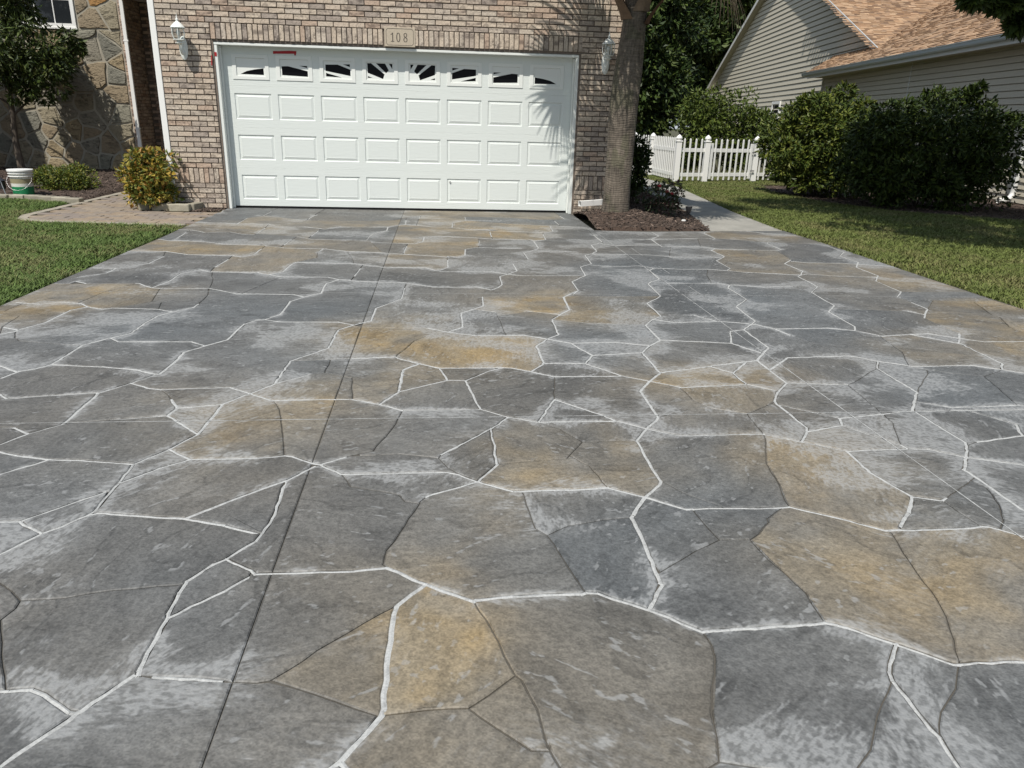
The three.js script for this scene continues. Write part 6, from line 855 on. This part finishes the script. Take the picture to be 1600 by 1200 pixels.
{                                                          // the palm by the garage corner
  const px = 2.87, pz = 1.0, t = thing('palm_tree', 'grey ringed palm trunk with a fan-leaved crown by the garage pier', 'palm', [px, 0.06, pz]), r = rngOf(55);
  const trunkTex = tex(512, 1024, (u, v, o) => { const ring = vnoise(u * 10, v * 150) * 0.5 + 0.5 * vnoise(u * 60, v * 60), st = fbm(u * 70, v * 18, 3), blot = fbm(u * 7, v * 14, 3), L = 0.35 + 0.5 * ring + 0.5 * st - 0.2 + 0.5 * (blot - 0.5); const mo = sm(0.56, 0.72, fbm(u * 9 + 4, v * 9, 3)) * 0.5; o[0] = lerp(0.19, 0.135, mo) * L; o[1] = lerp(0.16, 0.135, mo) * L; o[2] = lerp(0.126, 0.08, mo) * L; });
  const tb = tex(512, 1024, (u, v, o) => { const k = v * 74 + 2.4 * fbm(u * 6, v * 10, 3), f = k - Math.floor(k); o[0] = o[1] = o[2] = 0.3 * sm(0, 0.25, f) * (1 - sm(0.8, 1, f)) + 0.55 * fbm(u * 50, v * 16, 3) + 0.1 * vnoise(u * 120, v * 200); }, false);
  const H = 2.75, pos = [], uv = [], idx = [], S = 40, N = 90;
  for (let j = 0; j <= N; j++) { const y = j / N * H, cx = 0.015 * Math.sin(y * 1.3) + 0.09 * sm(1.2, 2.8, y), rad = 0.172 + 0.022 * Math.exp(-y * 5) + 0.012 * sm(0.6, 1.6, y) - 0.045 * sm(1.5, 2.7, y); for (let k = 0; k <= S; k++) { const a = k / S * 6.28318, rr = rad * (1 + 0.05 * (fbm(Math.cos(a) * 2 + 5, y * 3 + Math.sin(a) * 2, 2) - 0.5)) + 0.0025 * vnoise(a * 3, y * 40); pos.push(cx + Math.cos(a) * rr, y, Math.sin(a) * rr); uv.push(k / S, y / 2.2); } }
  for (let j = 0; j < N; j++) for (let k = 0; k < S; k++) { const o = j * (S + 1) + k; idx.push(o, o + S + 1, o + 1, o + 1, o + S + 1, o + S + 2); }
  mesh('trunk', geoFrom(pos, idx, uv), new THREE.MeshStandardMaterial({ map: trunkTex, bumpMap: tb, bumpScale: 0.012, roughness: 1 }), t);
  // old leaf bases (boots) under the crown
  const bootTones = [[0.12, 0.065, 0.038], [0.16, 0.105, 0.065], [0.09, 0.05, 0.03], [0.2, 0.15, 0.105]].map((c) => new THREE.MeshStandardMaterial({ color: col(...c), map: paverTex, roughness: 1 }));
  for (let k = 0; k < 16; k++) {
    const a = k * 2.4 + 0.4, y = 2.38 + k * 0.045, c = Math.cos(a), s = Math.sin(a), w = 0.1 + 0.04 * r(), len = 0.26 + 0.16 * r(), R0 = 0.13, pts = [], ix = [];
    for (let i = 0; i <= 5; i++) { const f = i / 5, rad = R0 + len * 0.55 * Math.pow(f, 1.3), yy = y + len * (0.75 * f), ww = w * (1 - 0.5 * f); for (const [q, dd] of [[-1, 0], [0, 0.03 * (1 - f) + 0.012], [1, 0], [0, -0.012]]) pts.push(0.09 + c * (rad + dd) - s * ww * q, yy, s * (rad + dd) + c * ww * q); }
    for (let i = 0; i < 5; i++) for (let q = 0; q < 4; q++) { const o = i * 4 + q, p = i * 4 + (q + 1) % 4; ix.push(o, p, o + 4, p, p + 4, o + 4); } ix.push(20, 21, 22, 20, 22, 23);
    const g = geoFrom(pts, ix).toNonIndexed(); g.computeVertexNormals(); mesh('boot', metreUV(g, 3), bootTones[k % 4], t);
  }
  const green = new THREE.MeshPhysicalMaterial({ color: col(0.075, 0.105, 0.03), roughness: 0.5, side: THREE.DoubleSide, transmission: 0.2, thickness: 0 }), dead = mat(0.3, 0.25, 0.17, 0.9, { side: THREE.DoubleSide });
  const frond = (from, hub, dir, fan, droop, m, nseg = 46, spread = 2.5) => {      // petiole from the heart to the hub, then a costapalmate fan
    const F = V3(...from), Hb = V3(...hub), list = [], D = V3(...dir).normalize(), mid = F.clone().add(Hb).multiplyScalar(0.5).add(V3(0, 0.12, 0)); list.push(taperTube([F.toArray(), mid.toArray(), Hb.toArray()], [0.024, 0.017, 0.011], 6));
    const side = D.clone().cross(V3(0, 1, 0)); if (side.length() < 0.1) side.set(1, 0, 0); side.normalize(); const up = side.clone().cross(D).normalize();
    const pos = [], ix = [];
    for (let k = 0; k < nseg; k++) {
      const f = (k + 0.5) / nseg * 2 - 1, a = f * spread, L = fan * (1 - 0.28 * Math.abs(f)) * (0.88 + 0.24 * r()), sd = D.clone().multiplyScalar(Math.cos(a)).addScaledVector(side, Math.sin(a)).addScaledVector(up, 0.12 * Math.cos(k * 3.1)).normalize(), wv = sd.clone().cross(up).normalize(), b = pos.length / 3, steps = 6, tw = (r() - 0.5) * 0.5;
      for (let i = 0; i <= steps; i++) { const q = i / steps, p = Hb.clone().addScaledVector(D, 0.15 * (1 - q) * Math.cos(a)).addScaledVector(sd, L * q); p.y -= droop * L * q * q * (0.6 + 0.4 * q) ; p.addScaledVector(side, tw * L * q * q * 0.15); const w = 0.019 * Math.sin(Math.PI * Math.min(0.97, 0.12 + 0.88 * q)) * (q > 0.55 ? 0.72 : 1) + 0.0015; pos.push(p.x - wv.x * w, p.y - wv.y * w, p.z - wv.z * w, p.x + wv.x * w, p.y + wv.y * w, p.z + wv.z * w); }
      for (let i = 0; i < steps; i++) { const o = b + 2 * i; ix.push(o, o + 1, o + 2, o + 1, o + 3, o + 2); }
    }
    const bl = geoFrom(pos, ix, new Array(pos.length / 3 * 2).fill(0)); list.push(bl);
    mesh('frond', merge(list), m, t);
  };
  const heart = [0.11, 2.85, 0.02];
  frond(heart, [-1.2, 3.62, 0.16], [-0.75, -0.1, 0.25], 0.54, 0.42, green);                    // the one that shades the door corner
  frond(heart, [-0.72, 3.85, 0.1], [-0.95, 0.3, 0.1], 0.78, 0.25, green);
  frond(heart, [-0.55, 3.95, 0.75], [-0.55, 0.1, 0.8], 0.85, 0.4, green);
  frond(heart, [-1.0, 3.75, 0.85], [-0.8, 0.0, 0.5], 0.75, 0.45, green);
  frond(heart, [-0.15, 4.2, 0.55], [-0.2, 0.6, 0.6], 0.85, 0.25, green);
  for (let k = 0; k < 13; k++) { const a = -1.9 + k * 0.36, el = 0.25 + 0.75 * r(), c = Math.cos(a), s = Math.sin(a), R = 0.9 + 0.35 * r(); frond(heart, [0.11 + c * R * (1.1 - 0.4 * el), 2.95 + el * 1.2, 0.02 + s * R * (1.1 - 0.4 * el)], [c, 0.5 * el - 0.2, s], 0.8, 0.5 - 0.2 * el, green, 38); }
  frond(heart, [1.05, 3.0, 0.15], [0.7, -0.75, 0.15], 0.6, 0.6, dead, 34, 1.6);               // spent fan hanging with its tips in sight
}
// ---------------------------------------------------------------- small things
{                                                          // paint bucket on the edging
  const t = thing('plastic_bucket', 'white plastic pail with a green label band on the bed edging', 'bucket', [-5.7, 0.02, -1.02]);
  const Lt = (p) => new THREE.LatheGeometry(p.map((q) => new THREE.Vector2(...q)), 40), pl = mat(0.72, 0.72, 0.67, 0.4);
  mesh('pail', Lt([[0, 0], [0.128, 0], [0.132, 0.006], [0.137, 0.07], [0.142, 0.21], [0.147, 0.265], [0.163, 0.268], [0.163, 0.278], [0.149, 0.281], [0.15, 0.305], [0.166, 0.308], [0.166, 0.318], [0.152, 0.322], [0.153, 0.352], [0.145, 0.352], [0.14, 0.27], [0.125, 0.012], [0, 0.012]]), pl, t);
  mesh('lid', Lt([[0, 0.372], [0.15, 0.372], [0.168, 0.374], [0.172, 0.368], [0.172, 0.345], [0.166, 0.342], [0.166, 0.36], [0, 0.362]]), mat(0.8, 0.8, 0.77, 0.4), t);
  const lab = tex(512, 256, (u, v, o) => { const cx = (u * 6.2832 - 1.75) * 0.14, y = 0.008 + v * 0.235; let c = y < 0.128 ? [0.012, 0.2, 0.075] : y < 0.175 ? [0.62, 0.62, 0.56] : [0.28, 0.245, 0.15];
    if (y < 0.128) { const k = 0.85 + 0.3 * vnoise(u * 40, v * 20); c = c.map((q) => q * k); if (y > 0.106 && y < 0.113 && Math.abs(cx) < 0.032) c = [0.75, 0.75, 0.7]; if (y > 0.085 && y < 0.1 && Math.abs(cx) < 0.028) c = [0.03, 0.07, 0.05]; if (y > 0.02 && y < 0.055 && Math.abs(cx) < 0.045) c = [0.01, 0.26, 0.09]; }
    const dm = Math.abs(cx) + Math.abs(y - 0.157); if (dm < 0.032) c = [0.72, 0.72, 0.66]; if (dm < 0.021) c = [0.1, 0.1, 0.1]; if (dm < 0.008) c = [0.4, 0.4, 0.38]; o[0] = c[0]; o[1] = c[1]; o[2] = c[2]; });
  const lg = new THREE.CylinderGeometry(0.1495, 0.1365, 0.235, 48, 1, true); lg.translate(0, 0.008 + 0.1175, 0); lg.rotateY(0.42); mesh('label_band', lg, new THREE.MeshStandardMaterial({ map: lab, roughness: 0.45, side: THREE.DoubleSide }), t);
  mesh('handle', tube([[-0.165, 0.29, 0.02], [-0.17, 0.2, 0.09], [-0.1, 0.11, 0.155], [0, 0.08, 0.172], [0.1, 0.11, 0.155], [0.17, 0.2, 0.09], [0.165, 0.29, 0.02]], 0.0025, 6, 40), mat(0.45, 0.45, 0.44, 0.35, { metalness: 0.8 }), t);
}
{                                                          // cast edging along the mulch
  const t = thing('garden_edging', 'row of pale cast stone edging along the mulch bed', 'edging', [0, 0, 0]), r = rngOf(12), m = [[0.36, 0.33, 0.25], [0.31, 0.285, 0.22], [0.39, 0.36, 0.28]].map((c) => new THREE.MeshStandardMaterial({ color: col(...c), map: paverTex, roughness: 0.9 }));
  let x = -8.4; while (x < -4.75) { const w = 0.22 + 0.06 * r(), z = -0.72 + 0.36 * sm(-5.7, -4.6, x) + (r() - 0.5) * 0.03, g = metreUV(rbox(w - 0.012, 0.085, 0.13, 0, 0.012, 0, 0.016, 2), 3); const b = mesh('edging_stone', g, m[Math.floor(r() * 3)], t); b.position.set(x + w / 2, 0, z); b.rotation.y = -0.12 + (r() - 0.5) * 0.14; x += w; }
  const u = thing('bed_border', 'short border of tan wall blocks round the golden shrub', 'edging', [0, 0, 0]);
  for (const [bx, bz, a, w, k] of [[-3.22, 0.44, 0.02, 0.24, 0], [-2.98, 0.47, 0.02, 0.26, 2], [-2.83, 0.3, 1.35, 0.26, 1], [-3.46, 0.36, 0.5, 0.2, 0]]) { const b = mesh('block', metreUV(rbox(w, 0.1, 0.11, 0, 0.04, 0, 0.014, 2), 3), m[k], u); b.position.set(bx, 0, bz); b.rotation.y = a; }
}
{                                                          // downspout outlet that points from the pier, and its drain
  const t = thing('downspout_outlet', 'white downspout outlet lying open-ended at the foot of the pier', 'downspout', [2.68, 0.205, 0.52]);
  const w = whiteVinyl, L = 0.5; mesh('pipe', merge([box(L, 0.004, 0.075, 0, 0.034, 0), box(L, 0.004, 0.075, 0, -0.034, 0), box(L, 0.064, 0.004, 0, 0, 0.0355), box(L, 0.064, 0.004, 0, 0, -0.0355)]).rotateZ(0.03).rotateY(0.42), w, t); mesh('riser', rbox(0.07, 2.4, 0.075, 0.48, 1.25, -0.33, 0.012, 2), w, t); mesh('elbow', tube([[0.2, 0.01, 0], [0.32, 0.02, -0.06], [0.44, 0.08, -0.27], [0.48, 0.2, -0.33]], 0.036, 10, 18), w, t);
  const d = thing('drain_pipe', 'black drain pipe end sunk in the bed at the pier', 'pipe', [2.66, 0.05, 0.62]); mesh('pipe', new THREE.CylinderGeometry(0.035, 0.035, 0.42, 14, 1, true).rotateZ(Math.PI / 2).rotateY(0.7).rotateZ(0.18), mat(0.015, 0.015, 0.015, 0.7, { side: THREE.DoubleSide }), d);
}
{                                                          // landscape spot light on a stake
  const t = thing('landscape_light', 'small black spot light on a stake at the path corner', 'light', [3.9, 0.03, 0.98]), k = mat(0.02, 0.021, 0.024, 0.5);
  mesh('stake', new THREE.CylinderGeometry(0.009, 0.004, 0.14, 8).translate(0, 0.03, 0), k, t); mesh('hood', new THREE.LatheGeometry([[0.018, 0], [0.03, 0.012], [0.038, 0.05], [0.048, 0.09], [0.044, 0.09], [0.034, 0.05], [0.024, 0.014]].map((p) => new THREE.Vector2(...p)), 18).translate(0, 0.1, 0), k, t); mesh('lens', new THREE.CircleGeometry(0.036, 18).rotateX(-Math.PI / 2).translate(0, 0.165, 0), mat(0.3, 0.32, 0.35, 0.15), t);
  const s = thing('white_stone', 'small white stone lying on the mulch by the spot light', 'stone', [3.82, 0.04, 1.06]); const g = new THREE.IcosahedronGeometry(0.024, 2), p = g.attributes.position; for (let i = 0; i < p.count; i++) { const q = 0.8 + 0.4 * vnoise(p.getX(i) * 40 + 3, p.getY(i) * 40 + p.getZ(i) * 30); p.setXYZ(i, p.getX(i) * q * 1.3, p.getY(i) * q * 0.8, p.getZ(i) * q); } g.computeVertexNormals(); mesh('pebble', g, mat(0.7, 0.7, 0.67, 0.8), s);
  const u = thing('landscape_light', 'black path light with a bright steel stake beside the bucket', 'light', [-5.98, 0.02, -1.0]);
  mesh('stake', new THREE.CylinderGeometry(0.007, 0.007, 0.22, 8).rotateZ(0.2).translate(0.02, 0.1, 0.02), mat(0.55, 0.57, 0.6, 0.3, { metalness: 0.7 }), u); mesh('housing', rbox(0.1, 0.12, 0.08, -0.03, 0.14, -0.03, 0.01, 2), k, u); mesh('cap', new THREE.ConeGeometry(0.08, 0.05, 16).translate(-0.03, 0.23, -0.03), k, u);
}
renderer.render(scene, camera);
